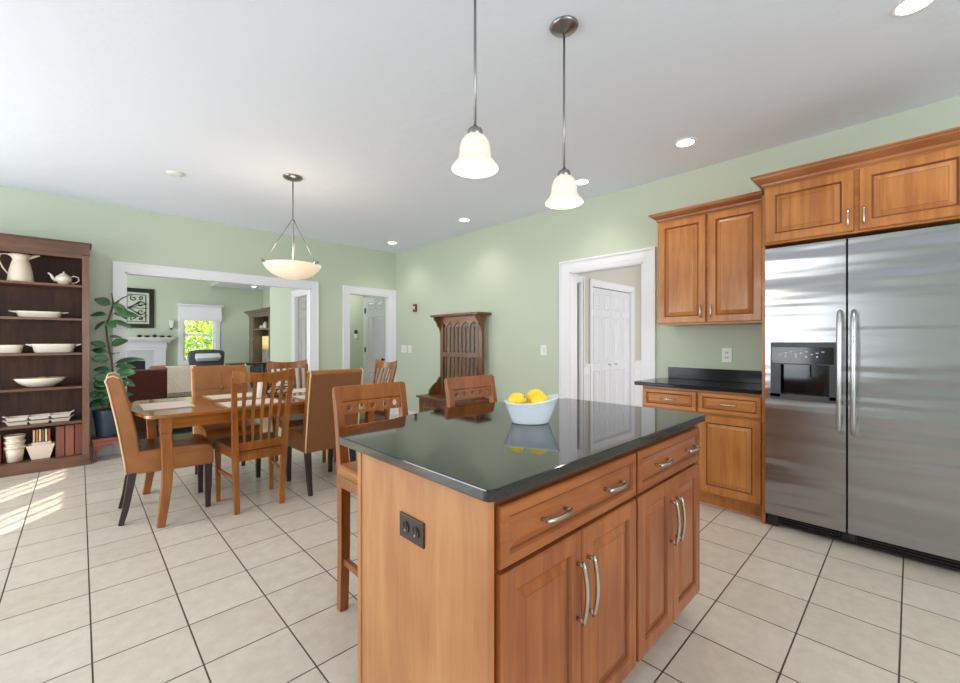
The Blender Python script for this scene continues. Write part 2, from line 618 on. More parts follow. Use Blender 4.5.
def panel_door(name, P, w, h, box_args, cols=2, m=None, rows=((.10, .335), (.44, .83), (.90, .965)), mx=.12, gap=.10):
    mb = MB().box(*box_args)
    six_panel(mb, P, w, h, cols, rows, mx, gap)
    return struct(name, mb, m or DOORW)


# closed door inside the passage doorway (seen through the wide opening)
d = panel_door('door_1', lambda u, v, n: (2.655 - n, 6.44 + u, v), .73, 1.98, (2.655, 2.69, 6.437, 7.173, .008, 1.992), m=mat('greige_door_tone', (176, 170, 166), .45))  # greyer and darker than the other door leaves
struct('door_knob', MB().tube([(2.655, 6.52, .95), (2.63, 6.52, .95), (2.615, 6.52, .95), (2.598, 6.52, .95)], [.012, .012, .028, .018]), mat('dark_bronze', (48, 40, 36), .3, metal=.8), d)
# white six-panel door on the side wall of the hall behind the corner doorway
d = panel_door('door_2', lambda u, v, n: (3.885 - n, 6.40 + u, v), .76, 2.06, (3.885, 3.918, 6.40, 7.16, .008, 2.07))
struct('door_knob', MB().tube([(3.885, 6.47, .93), (3.86, 6.47, .93), (3.845, 6.47, .93), (3.828, 6.47, .93)], [.012, .012, .03, .02]), mat('dark_bronze', (48, 40, 36)), d)
for z in (.25, 1.10, 1.83):
    struct('hinge', MB().box(3.872, 3.888, 7.148, 7.17, z - .05, z + .05), BLACKPL, d)
struct('trim_5', MB().box(3.9, 3.921, 7.17, 7.26, 0, 2.17).box(3.9, 3.921, 6.347, 6.395, 0, 2.17).box(3.9, 3.921, 6.347, 7.26, 2.08, 2.17), WHITE)

# ---- entry hall behind the right wall
struct('wall_entry', MB().box(RX + .12, 4.30, 3.18, 3.30, 0, 2.6).box(4.98, 5.29, 3.18, 3.30, 0, 2.6).box(6.49, 6.85, 3.18, 3.30, 0, 2.6)
       .box(4.30, 4.98, 3.18, 3.30, 2.07, 2.6).box(5.29, 6.49, 3.18, 3.30, 2.06, 2.6), WALL_B)
struct('wall_entry_east', MB().box(6.85, 6.97, 1.9, 3.30, 0, 2.6), WALL_B)
struct('wall_entry_south', MB().box(RX + .12, 8.5, .3, .42, 0, 2.6).box(8.4, 8.5, .3, 3.3, 0, 2.6).box(6.97, 8.4, 3.18, 3.3, 0, 2.6), WALL_B)
struct('ceiling_entry', MB().box(RX + .12, 8.5, .3, 5.2, 2.6, 2.68), CEILM)
struct('wall_entry_room', MB().box(RX + .12, 6.9, 5.1, 5.2, 0, 2.6).box(5.6, 5.7, 3.3, 5.1, 0, 2.6), mat('grey_room_wall', (176, 172, 172), .8))
casing('trim_6', 'y', 3.18, -1, 4.30, 4.98, 2.07, w=.08)
casing('trim_7', 'y', 3.18, -1, 5.29, 6.49, 2.06, w=.08)
wn_ = MB()
for (a, b) in ((5.065, 5.205), (6.575, 6.848)):
    wn_.box(a, b, 3.160, 3.179, 0, .90).box(a, b, 3.145, 3.179, .90, .935).box(a, b, 3.155, 3.179, 0, .13)
    wn_.panel(lambda u, v, n, a=a: (a + .03 + u, 3.160 - n, .2 + v), b - a - .06, .6, [(0, -.001), (.004, .006), (.012, .006), (.02, -.0005)])
wn_.box(6.83, 6.849, 1.9, 3.145, 0, .90).box(6.815, 6.849, 1.9, 3.145, .90, .935)
struct('trim_8', wn_, WHITE)
# bifold closet door: four leaves
for i in range(4):
    x0 = 5.30 + i * .2975
    mb = MB().box(x0 + .002, x0 + .2935, 3.20, 3.232, .012, 2.035)
    six_panel(mb, lambda u, v, n, x0=x0: (x0 + .002 + u, 3.20 - n, .012 + v), .2915, 2.02, 1, ((.06, .40), (.455, .80), (.85, .965)), .065, 0)
    o = struct('door_%d' % (3 + i), mb, DOORW)
    if i in (1, 2):
        kx = x0 + (.2 if i == 1 else .1)
        struct('door_knob', MB().tube([(kx, 3.20, .90), (kx, 3.185, .90), (kx, 3.175, .90), (kx, 3.165, .90)], [.008, .008, .016, .01]), NICKEL, o)
struct('trim_9', MB().box(5.305, 6.475, 3.20, 3.24, 2.04, 2.055), mat('bifold_track', (70, 70, 74), .5))

# ================================================================== CABINETRY
DOOR_PROF = [(0, 0), (0, .015), (.004, .0195), (.052, .0195), (.055, .013), (.059, .010), (.063, .0095), (.088, .0180), (.090, .0180)]
DRAW_PROF = [(0, 0), (0, .015), (.004, .0195), (.028, .0195), (.031, .013), (.034, .0105), (.037, .010), (.054, .0175), (.056, .0175)]


def arch_handle(mb, c, along, out, L=.12, rise=.03, r=.0066, flat=1.0):
    c, along, out = Vector(c), Vector(along), Vector(out)
    pts = []
    for k in range(13):
        t = k / 12 * 2 - 1
        pts.append(c + along * (t * L / 2) + out * (rise * (.62 + .38 * (1 - t * t))))
    mb.tube(pts, [r * (.8 if abs(k - 6) == 6 else 1) for k in range(13)], 8)
    for s_ in (-1, 1):
        q = c + along * (s_ * L * .44)
        mb.tube([q, q + out * rise * .72], r * .9, 8)
    return mb


def face_front(t, kind, P, w, h, m, parent=None):
    mb = MB().panel(P, w, h, DOOR_PROF if kind == 'door' else DRAW_PROF, glaze=(4, 5, 7) if kind == 'door' else (4, 5))
    mb.mat2 = mat('dark_groove_glaze', (112, 58, 28), .45)
    return t.part(kind, mb, m, parent=parent)


# ---- island
IX0, IX1, IY0, IY1 = .69, 2.05, .69, 1.30
isl = Thing('kitchen_island', 'honey maple kitchen island cabinet under the black stone slab with drawers and doors', 'island', (1.37, .99, 0))
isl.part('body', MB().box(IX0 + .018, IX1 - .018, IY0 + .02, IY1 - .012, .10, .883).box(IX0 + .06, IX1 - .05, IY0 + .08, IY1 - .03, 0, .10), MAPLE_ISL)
isl.part('end_panel', MB().box(IX0, IX0 + .018, IY0 + .035, IY1, 0, .8835).box(IX0 - .004, IX0 + .018, IY1 - .004, IY1 + .018, 0, .8835).box(IX0 - .002, IX0 + .02, IY0 - .001, IY0 + .035, 0, .8835), MAPLE_END, label='light flat maple end panel')
isl.part('end_panel', MB().box(IX1 - .018, IX1, IY0, IY1, .10, .8835), MAPLE_END)
isl.part('back_panel', MB().box(IX0 + .018, IX1 - .018, IY1 - .012, IY1, 0, .8835), MAPLE_END)
isl.part('face_frame', MB().box(IX0 + .0205, IX1 - .018, IY0 + .001, IY0 + .0195, .10, .8835), DARKGAP)
Pn = lambda x0, z0: (lambda u, v, n: (x0 + u, IY0 - n, z0 + v))
for (a, b) in ((.717, 1.410), (1.428, 2.040)):
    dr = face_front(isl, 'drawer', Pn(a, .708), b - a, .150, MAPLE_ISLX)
    for fx in (.30, .76) if a < 1 else (.32, .80):
        hx = a + (b - a) * fx
        isl.part('handle', arch_handle(MB(), (hx, IY0 - .017, .785), (1, 0, 0), (0, -1, 0), .115, .032), NICKEL, parent=dr, label='satin nickel arched pull')
    mid = (a + b) / 2
    for (p, q, hx) in ((a, mid - .003, mid - .028), (mid + .003, b, mid + .028)):
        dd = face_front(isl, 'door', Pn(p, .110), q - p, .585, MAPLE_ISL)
        isl.part('handle', arch_handle(MB(), (hx, IY0 - .019, .53), (0, 0, 1), (0, -1, 0), .18, .034), NICKEL, parent=dd, label='satin nickel arched pull')


def island_top():
    x0, x1, y0 = .662, 2.085, .655
    pts = []
    r = .022
    def corner(cx, cy, a0):
        for k in range(5):
            a = a0 + k / 4 * PI / 2
            pts.append((cx + r * math.cos(a), cy + r * math.sin(a)))
    corner(x0 + r, y0 + r, PI)
    corner(x1 - r, y0 + r, 1.5 * PI)
    N = 20
    for k in range(N + 1):
        t = k / N
        x = x1 + (x0 - x1) * t
        y = 1.415 + .225 * math.sin(PI * t) ** .9
        pts.append((x, y))
    return pts


mbt = MB().prism(island_top(), 'z', .884, .914)
tag(mbt.build('island_countertop', GRAN, None, (0, 0, 0), .004, seg=2), 'large polished black speckled stone slab with a bowed back edge topping the island', 'countertop')

# outlet on island end
t = Thing('power_outlet', 'dark brown power outlet mounted sideways on the island end panel', 'outlet', (.69, .9965, .68))
t.part('cover_plate', MB().box(.684, .690, .937, 1.056, .6745, .7455), mat('brown_outlet_plate', (52, 36, 32), .35), .002)
for cy in (.972, 1.021):
    t.part('socket', MB().tube([(.684, cy, .71), (.681, cy, .71)], .0165, 14), mat('brown_outlet_face', (34, 26, 26), .3))
    t.part('slot', MB().box(.679, .6812, cy - .009, cy - .0065, .712, .722).box(.679, .6812, cy + .0065, cy + .009, .712, .722), SLOT)
    t.part('slot', MB().tube([(.6812, cy, .702), (.6795, cy, .702)], .003, 8), NICKEL)

# ---- wall side base cabinet
BX = 3.42
bc = Thing('base_cabinet', 'honey maple base cabinet between doorway and refrigerator', 'cabinet', (3.66, 1.14, 0))
bc.part('body', MB().box(BX + .02, RX - .002, .712, 1.575, .10, .883).box(BX + .075, RX - .002, .712, 1.575, 0, .10), MAPLE)
bc.part('face_frame', MB().box(BX + .002, BX + .02, .712, 1.575, .10, .883), MAPLE_Y)
Pb = lambda y1, z0: (lambda u, v, n: (BX + .002 - n, y1 - u, z0 + v))
for (y1, y0) in ((1.565, 1.148), (1.132, .722)):
    dr = face_front(bc, 'drawer', Pb(y1, .712), y1 - y0, .15, MAPLE_Y)
    bc.part('handle', arch_handle(MB(), (BX - .017, (y0 + y1) / 2, .788), (0, 1, 0), (-1, 0, 0), .115, .03), NICKEL, parent=dr, label='satin nickel arched pull')
    dd = face_front(bc, 'door', Pb(y1, .115), y1 - y0, .58, MAPLE)
tag(MB().box(3.372, RX - .001, .714, 1.625, .884, .914).build('counter_slab', GRAN_W, None, (0, 0, 0), .005), 'short polished black counter slab on the base cabinet beside refrigerator', 'countertop')
tag(MB().box(RX - .022, RX - .001, .714, 1.555, .9145, 1.015).build('backsplash', GRAN_W, None, (0, 0, 0), .002), 'low black stone backsplash strip standing at the back of the short counter', 'backsplash')
tag(MB().box(3.372, RX - .002, .693, .711, 0, 2.25).build('side_panel_upright', MAPLE, None, (0, 0, 0)), 'tall thin maple panel between refrigerator and base cabinet', 'cabinet panel')


def crown(pts_in, z0, z1, proj, steps=((0, 0), (.15, .12), (.3, .16), (.45, .4), (.7, .8), (.85, .86), (.86, 1), (1, 1))):
    """pts_in: polyline (x,y) of the cabinet outline with outward normals -> mesh; open run"""
    pts = [Vector((p[0], p[1])) for p in pts_in]
    rings = []
    for i, p in enumerate(pts):
        def nrm(a, b):
            dd = (b - a).normalized(); return Vector((dd.y, -dd.x))
        if i == 0: n = nrm(p, pts[1]); sc = 1
        elif i == len(pts) - 1: n = nrm(pts[-2], p); sc = 1
        else:
            n1, n2 = nrm(pts[i - 1], p), nrm(p, pts[i + 1]); n = (n1 + n2).normalized(); sc = 1 / max(n.dot(n1), .3)
        prof = [(a * proj + .003, z0 + (z1 - z0) * b) for b, a in steps]
        ring = [(p.x + n.x * r * sc, p.y + n.y * r * sc, z) for r, z in prof]
        ring += [(p.x - n.x * .004 * sc, p.y - n.y * .004 * sc, z1), (p.x - n.x * .004 * sc, p.y - n.y * .004 * sc, z0)]
        rings.append(ring)
    return MB().loft(rings)


def wall_cabinet(name, label, X, y0, y1, z0, z1, zc, splits, hz, proj=.055, back=None, left_crown=True):
    t = Thing(name, label, 'cabinet', ((X + RX) / 2, (y0 + y1) / 2, z0))
    t.part('body', MB().box(X + .02, RX - .002, y0, y1, z0, z1).box(X + .02, RX - .002, y0, y1, z1, zc - .02), MAPLE)
    t.part('face_frame', MB().box(X + .002, X + .02, y0, y1, z0, zc - .02), MAPLE_Y)
    t.part('crown_moulding', crown([(RX - .003, y1), (X + .002, y1), (X + .002, y0)][::1], z1 - .005, zc, proj), wood('crown_maple', (176, 112, 66), (150, 88, 46), 'y', .35))
    for (a, b, hy) in splits:
        dd = face_front(t, 'door', lambda u, v, n, a=a: (X + .002 - n, a - u, z0 + .012 + v), a - b, z1 - z0 - .03, MAPLE)
        t.part('handle', arch_handle(MB(), (X - .017, hy, hz), (0, 0, 1), (-1, 0, 0), .10, .026, .005), NICKEL, parent=dd, label='satin nickel arched pull')
    return t


wall_cabinet('wall_cabinet', 'two-door honey maple wall cabinet hanging over the short black counter', 3.58, .745, 1.515, 1.39, 2.275, 2.335,
             ((1.505, 1.130, 1.163), (1.112, .752, 1.088)), 1.49)
wall_cabinet('fridge_cabinet', 'wide honey maple cabinet with two low doors directly above the refrigerator', 3.315, -.235, .69, 1.895, 2.285, 2.355,
             ((.678, .238, .262), (.214, -.226, .192)), 1.985, proj=.06)

# ---- refrigerator
FX = 3.335
fr = Thing('refrigerator', 'stainless steel side-by-side refrigerator with black dispenser in left door', 'refrigerator', (3.6, .23, 0))
fr.part('cabinet_body', MB().box(FX + .085, RX - .01, -.225, .685, .02, 1.86), GREYPL)


def fridge_door(y0, y1, hole=None):
    mb = MB()
    x0, x1, z0, z1 = FX, FX + .08, .095, 1.872
    if not hole:
        mb.box(x0, x1, y0, y1, z0, z1)
    else:
        a, b, c, d_ = hole
        ys = [y0, a, b, y1]; zs = [z0, c, d_, z1]
        vs = []; idx = {}
        for i, y in enumerate(ys):
            for j, z in enumerate(zs):
                idx[i, j] = len(vs); vs.append((x0, y, z))
        fs = [(idx[i, j], idx[i + 1, j], idx[i + 1, j + 1], idx[i, j + 1]) for i in range(3) for j in range(3) if not (i == 1 and j == 1)]
        o = len(vs)
        vs += [(x1, y0, z0), (x1, y1, z0), (x1, y1, z1), (x1, y0, z1)]
        fs += [(o, o + 1, o + 2, o + 3)]
        fs += [(idx[0, 0], idx[1, 0], idx[2, 0], idx[3, 0], o + 1, o), (idx[0, 3], idx[1, 3], idx[2, 3], idx[3, 3], o + 2, o + 3),
               (idx[0, 0], idx[0, 1], idx[0, 2], idx[0, 3], o + 3, o), (idx[3, 0], idx[3, 1], idx[3, 2], idx[3, 3], o + 2, o + 1)]
        # recess walls
        p = [(a, c), (b, c), (b, d_), (a, d_)]
        q = len(vs)
        for (y, z) in p: vs.append((x0 + .06, y, z))
        cor = [idx[1, 1], idx[2, 1], idx[2, 2], idx[1, 2]]
        for k in range(4):
            fs.append((cor[k], cor[(k + 1) % 4], q + (k + 1) % 4, q + k))
        mb.add(vs, fs)
    return mb


dl = fr.part('door', fridge_door(.275, .685, (.318, .655, .885, 1.245)), STEEL)
dr = fr.part('door', fridge_door(-.225, .265), STEEL)
for (o, y) in ((dl, .302), (dr, .238)):
    mb = MB()
    pts = [(FX - .002, y, .70), (FX - .03, y, .712), (FX - .048, y, .76)] + [(FX - .052 - .010 * math.sin(PI * k / 8), y, .80 + .535 * k / 8) for k in range(9)] + [(FX - .048, y, 1.375), (FX - .03, y, 1.42), (FX - .002, y, 1.432)]
    mb.tube(pts, [.012] + [.0135] * (len(pts) - 2) + [.012], 12)
    fr.part('handle', mb, HANDLE_ST, parent=o, label='long bowed steel handle')
disp = fr.part('water_dispenser', MB().box(FX - .004, FX + .004, .318, .655, 1.175, 1.245).box(FX - .004, FX + .004, .318, .352, .885, 1.175)
               .box(FX - .004, FX + .004, .600, .655, .885, 1.175).box(FX - .004, FX + .03, .318, .655, .870, .906).box(FX + .003, FX + .015, .352, .600, 1.10, 1.175), GREYPL, parent=dl, label='black water and ice dispenser')
fr.part('control_panel', MB().box(FX - .006, FX + .004, .330, .648, 1.108, 1.212), BLACKGL, parent=dl)
fr.part('dispenser_cavity', MB().box(FX + .05, FX + .058, .352, .600, .90, 1.12).box(FX + .015, FX + .05, .45, .50, 1.02, 1.10), BLACKGL, parent=dl)
mk = MB()
for k in range(9):
    y = .60 - k * .027
    mk.box(FX - .0068, FX - .0058, y - .008, y + .006, 1.165 + (k % 3) * .008, 1.171 + (k % 3) * .008)
    if k % 2: mk.box(FX - .0068, FX - .0058, y - .005, y + .004, 1.148, 1.158)
fr.part('control_marks', mk, mat('pale_marks', (190, 192, 196), .5), parent=dl, label='small pale control legends')
gr = MB().box(FX + .075, FX + .09, -.225, .685, .012, .092)
for k in range(4): gr.box(FX + .060, FX + .078, -.215, .675, .022 + k * .018, .030 + k * .018)
fr.part('toe_grille', gr, mat('glossy_black_plastic', (26, 27, 30), .22), label='black slotted toe grille')
fr.part('roller_cover', MB().box(FX + .045, FX + .085, .62, .687, .004, .088), BLACKPL, .008)
fr.part('roller_cover', MB().lathe([(.03, -.035), (.04, -.03), (.04, .03), (.03, .035)], (FX + .07, .272, .055), 16, .6, 1), BLACKPL)

# ================================================================== BOWL WITH FRUIT
bowl = Thing('fruit_bowl', 'white oval bowl with a swooping rim holding yellow fruit on the island', 'bowl', (1.344, 1.096, .914))
bang = math.radians(-44)
def bowl_mesh():
    mb = MB(); n = 40; rings = []
    prof = [(.074, 0), (.078, .005), (.086, .03), (.096, .06), (.106, .088), (.112, .096), (.108, .097), (.100, .085), (.091, .06), (.081, .03), (.072, .009), (.02, .007)]
    for r, z in prof:
        ring = []
        for k in range(n):
            a = 2 * PI * k / n
            zz = z * (1 + (.13 * math.cos(a) + .07 * math.cos(2 * a)) * (z / .1))
            ex = 1 + .12 * (z / .1) * max(math.cos(a), 0)
            x, y = r * math.cos(a) * ex, r * .70 * math.sin(a)
            ring.append((x, y, zz))
        rings.append(ring)
    return mb.loft(rings, True)
bm_ = bowl_mesh().xf(Matrix.Translation((1.344, 1.096, .9145)) @ Matrix.Rotation(bang, 4, 'Z'))
bowl.part('shell', bm_, mat('pale_blue_glaze', (226, 236, 242), .15, coat=.6))
LEMON = mat('yellow_fruit_skin', (246, 205, 22), .38, noise=(30, (250, 218, 60)), bump=(60, .2, .003))
bx_, by_ = math.cos(bang), math.sin(bang)
for (u, v, z, r, a, lb) in ((-.056, .004, .090, .033, .4, 'yellow fruit at the left end of the white bowl'),
                            (.024, .028, .100, .035, 1.3, 'yellow fruit at the back of the white bowl, topmost of all'),
                            (.036, -.026, .091, .035, 2.2, 'yellow fruit at the front of the white bowl, right of the others'),
                            (-.010, -.004, .048, .034, .9, 'yellow fruit lowest in the bowl, showing between its neighbours')):
    x, y = 1.344 + u * bx_ - v * by_, 1.096 + u * by_ + v * bx_
    prof = [(max(r * math.sin(PI * k / 14) ** .95, .0008), -r * 1.12 * math.cos(PI * k / 14) - (.004 if k == 0 else 0)) for k in range(15)]
    f = MB().lathe(prof, (0, 0, 0), 20, 1, 1)
    f.xf(Matrix.Rotation(a, 4, 'Z') @ Matrix.Rotation(1.1, 4, 'X'))
    fo = Thing('lemon', lb, 'fruit', (x, y, .914 + z), 0, 'yellow fruit in the white bowl')
    fo.loc = (0, 0, 0)
    fo.part('fruit_skin', f, LEMON)
    st = Matrix.Rotation(a, 4, 'Z') @ Matrix.Rotation(1.1, 4, 'X')
    p0 = st @ Vector((0, 0, r * 1.11)); p1 = st @ Vector((0, 0, r * 1.2))
    fo.part('stem', MB().tube([p0, p1], .003, 6), mat('fruit_stem', (120, 96, 40), .7))

# ================================================================== PENDANTS, CEILING LIGHTS
def pendant(x, y, label):
    t = Thing('pendant_lamp', label, 'pendant lamp', (x, y, CEIL), 0, 'bell pendants over the island')
    t.part('canopy', MB().lathe([(.066, 0), (.068, -.006), (.06, -.014), (.035, -.022), (.014, -.034), (.006, -.04)][::-1], (x, y, CEIL), 24), DNICK)
    t.part('rod', MB().tube([(x, y, CEIL - .035), (x, y, 2.06)], .0055, 8), DNICK)
    t.part('socket_cap', MB().lathe([(.008, 2.085), (.012, 2.074), (.026, 2.070), (.030, 2.062), (.030, 2.045), (.026, 2.040)][::-1], (x, y, 0), 20), DNICK)
    prof = [(.028, 2.046), (.040, 2.039), (.052, 2.022), (.059, 1.998), (.061, 1.972), (.064, 1.955), (.076, 1.939), (.088, 1.925), (.092, 1.916),
            (.089, 1.916), (.074, 1.934), (.060, 1.952), (.056, 1.972), (.053, 1.998), (.046, 2.018), (.036, 2.034), (.025, 2.041)]
    t.part('glass_shade', MB().lathe(prof, (x, y, 0), 32, cap=False), GLASS_SH, label='frosted bell glass shade')
    t.part('bulb', MB().sphere((x, y, 1.975), .026, 14, 8, sz=1.3), BULB)
    point('pendant_light', (x, y, 1.90), 3, size=.05)


pendant(1.68, 1.161, 'bell-shaped frosted pendant lamp nearer the cabinets, with its whole ceiling cap showing')
pendant(1.10, 1.170, 'bell-shaped frosted pendant lamp whose rod runs out at the top of the picture')

t = Thing('bowl_pendant', 'wide alabaster bowl pendant lamp hanging over the dining table', 'pendant lamp', (1.412, 3.971, CEIL))
x, y = 1.418, 3.965
t.part('canopy', MB().lathe([(.008, -.035), (.03, -.03), (.075, -.018), (.085, -.006), (.085, 0)], (x, y, CEIL), 24), DNICK)
t.part('rod', MB().tube([(x, y, CEIL - .03), (x, y, 1.96)], .006, 8), DNICK)
t.part('rod_collar', MB().lathe([(.008, 2.345), (.02, 2.35), (.02, 2.37), (.008, 2.376)], (x, y, 0), 14), DNICK)
prof = [(.004, 1.822), (.06, 1.828), (.12, 1.843), (.180, 1.874), (.222, 1.912), (.243, 1.945), (.248, 1.957), (.243, 1.957), (.217, 1.918), (.175, 1.884), (.115, 1.853), (.05, 1.836), (.004, 1.832)]
alab = mat('alabaster_glass', (252, 240, 220), .35, noise=(7, (244, 226, 200)), emis=((255, 226, 186), .42), coat=.3)
t.part('glass_bowl', MB().lathe(prof, (x, y, 0), 44, cap=False), alab, label='cream alabaster glass bowl')
for a in (math.radians(-62), math.radians(184), math.radians(66)):
    hx, hy = x + .25 * math.cos(a), y + .25 * math.sin(a)
    t.part('support_wire', MB().tube([(x + .015 * math.cos(a), y + .015 * math.sin(a), 2.36), (hx, hy, 1.965)], .003, 6), DNICK)
    t.part('bowl_clip', MB().tube([(hx - .012 * math.cos(a), hy - .012 * math.sin(a), 1.955), (hx + .028 * math.cos(a), hy + .028 * math.sin(a), 1.968)], .010, 8), DNICK)
for a in (1.0, 3.3):
    t.part('bulb', MB().sphere((x + .07 * math.cos(a), y + .07 * math.sin(a), 1.915), .026, 12, 8), BULB)
point('dining_pendant_light', (x, y, 2.03), 5, size=.08)


def downlight(x, y, z, label, e=14):
    t = Thing('recessed_light', label, 'ceiling light', (x, y, z), 0, 'round recessed ceiling lights')
    t.part('trim_ring', MB().lathe([(.060, -.0005), (.062, -.006), (.078, -.005), (.082, -.0005)], (x, y, z), 28, cap=False), WHITE)
    t.part('lamp_disc', MB().lathe([(.001, -.003), (.062, -.004), (.062, -.0005), (.001, -.0005)], (x, y, z), 28), LED)
    spot('downlight_beam', (x, y, z - .03), e)


downlight(3.46, 5.54, CEIL, 'recessed ceiling light nearest the far corner doorway')
downlight(3.46, 3.875, CEIL, 'recessed ceiling light above the slatted wooden hall bench')
downlight(3.33, 1.197, CEIL, 'recessed ceiling light in front of the two-door wall cabinet')
downlight(3.44, 2.178, CEIL, 'recessed ceiling light partly hidden behind the shade of the right pendant')
downlight(2.70, -.01, CEIL, 'recessed ceiling light cut by the top edge of the picture')
downlight(3.46, 12.6, 2.77, 'small recessed light in the lowered ceiling of the room beyond')
t = Thing('smoke_detector', 'flat white round smoke detector on the ceiling over the bookcase side', 'smoke detector', (.618, 4.608, CEIL))
t.part('case', MB().lathe([(.001, -.022), (.05, -.022), (.062, -.014), (.065, 0), (.001, 0)], (.618, 4.608, CEIL), 24), mat('detector_white', (226, 226, 228), .5))
t.part('vent_ring', MB().lathe([(.038, -.0222), (.040, -.0235), (.043, -.0222)], (.618, 4.608, CEIL), 24, cap=False), PLATE)


# ---- wall plates
def plate(label, cat, name, y, z, w, h, n, kind='switch'):
    t = Thing(name, label, cat, (RX, y, z))
    t.part('cover_plate', MB().box(RX - .007, RX - .0005, y - w / 2, y + w / 2, z - h / 2, z + h / 2), PLATE, .002)
    for i in range(n):
        cy = y + (i - (n - 1) / 2) * .046
        if kind == 'switch':
            t.part('rocker', MB().box(RX - .012, RX - .006, cy - .014, cy + .014, z - .03, z + .03), mat('rocker_white', (228, 228, 224), .4), .002)
        else:
            for dz in (-.02, .02):
                s_ = t.part('socket', MB().box(RX - .010, RX - .006, cy - .016, cy + .016, z + dz - .013, z + dz + .013), mat('socket_white', (226, 226, 222), .4), .003)
                t.part('slot', MB().box(RX - .0106, RX - .0098, cy - .008, cy - .005, z + dz - .006, z + dz + .006).box(RX - .0106, RX - .0098, cy + .005, cy + .008, z + dz - .006, z + dz + .006), SLOT, parent=s_)


plate('wide white switch plate on the green wall beside the corner doorway', 'switch', 'light_switch', 5.915, 1.125, .16, .12, 3)
plate('narrower white switch plate just right of the widest one near the corner', 'switch', 'light_switch', 5.745, 1.125, .10, .12, 2)
plate('single white switch plate left of the doorway to the entry hall', 'switch', 'light_switch', 2.995, 1.15, .085, .12, 1)
plate('white power outlet on the wall over the short black counter', 'outlet', 'power_outlet', 1.077, 1.136, .075, .12, 1, 'outlet')
t = Thing('fire_alarm', 'small dark red fire alarm plate high on the green wall left of the hall bench', 'fire alarm', (RX, 5.58, 1.79))
t.part('case', MB().box(RX - .03, RX - .001, 5.54, 5.62, 1.73, 1.855), mat('alarm_red', (120, 44, 34), .4), .004)
t.part('strobe_lens', MB().box(RX - .045, RX - .029, 5.56, 5.60, 1.77, 1.82), PLATE, .004)
t = Thing('thermostat', 'white thermostat with dark display on the hall wall beyond the corner doorway', 'thermostat', (3.92, 7.556, 1.40))
t.part('case', MB().box(3.895, 3.919, 7.49, 7.62, 1.31, 1.42), PLATE, .003)
t.part('display', MB().box(3.892, 3.9, 7.50, 7.61, 1.40, 1.475), BLACKPL)
t = Thing('wall_switch_box', 'small cream plate on the shaded end wall of the entry hall', 'wall plate', (6.85, 2.98, 1.12))
t.part('cover_plate', MB().box(6.838, 6.849, 2.93, 3.03, 1.06, 1.18), mat('cream_plate', (236, 230, 214), .4), .002)
t.part('rocker', MB().box(6.832, 6.839, 2.965, 2.995, 1.09, 1.15), mat('rocker_white', (228, 228, 224)))

# ================================================================== DINING
def table_outline(x0, x1, y0, y1, bow=.05, cut=.10, n=8):
    """boat-shaped ends with clipped, rounded corners"""
    pts = []
    def q(cx, cy, rx, ry, a0):
        for k in range(n + 1):
            a = a0 + (PI / 2) * k / n
            ca, sa = math.cos(a), math.sin(a)
            pts.append((cx + rx * math.copysign(abs(ca) ** .8, ca), cy + ry * math.copysign(abs(sa) ** .8, sa)))
    q(x1 - cut, y1 - cut * 1.4, cut, cut * 1.4, 0)
    q(x0 + cut, y1 - cut * 1.4, cut, cut * 1.4, PI / 2)
    for k in range(1, 6): pts.append((x0 - bow * math.sin(PI * k / 6), y1 - cut * 1.4 - (y1 - y0 - cut * 2.8) * k / 6))
    q(x0 + cut, y0 + cut * 1.4, cut, cut * 1.4, PI)
    q(x1 - cut, y0 + cut * 1.4, cut, cut * 1.4, 1.5 * PI)
    for k in range(1, 6): pts.append((x1 + bow * math.sin(PI * k / 6), y0 + cut * 1.4 + (y1 - y0 - cut * 2.8) * k / 6))
    return pts


TX0, TX1, TY0, TY1 = .30, 2.08, 3.44, 4.44
tb = Thing('dining_table', 'glossy honey wood dining table with clipped corners and curved legs', 'table', (1.19, 3.93, 0))
tb.part('tabletop', MB().prism(table_outline(TX0, TX1, TY0, TY1), 'z', .737, .762), TABLEW, .006)
tb.part('apron', MB().box(TX0 + .12, TX1 - .12, TY0 + .065, TY0 + .087, .655, .736).box(TX0 + .12, TX1 - .12, TY1 - .087, TY1 - .065, .655, .736)
        .box(TX0 + .105, TX0 + .127, TY0 + .10, TY1 - .10, .655, .736).box(TX1 - .127, TX1 - .105, TY0 + .10, TY1 - .10, .655, .736), TABLEW)
for (lx, sx) in ((.42, -1), (TX1 + TX0 - .42, 1)):
    for (ly, sy) in ((3.525, -1), (4.345, 1)):
        mb = MB().box(lx - .034, lx + .034, ly - .034, ly + .034, .63, .7365)
        P_ = []
        W_ = []
        for k in range(11):
            tt = k / 10
            z = .63 * (1 - tt)
            off = sx * (-.010 * math.sin(PI * min(tt * 1.35, 1)) + .030 * max(0, tt - .5) ** 2 * 4)
            P_.append((lx + off, ly + sy * (.018 * max(0, tt - .5) ** 2 * 4), z))
            W_.append(.062 - .016 * tt + .004 * math.sin(PI * tt))
        mb.bar(P_, W_, W_)
        tb.part('leg', mb, OAKC, .004)

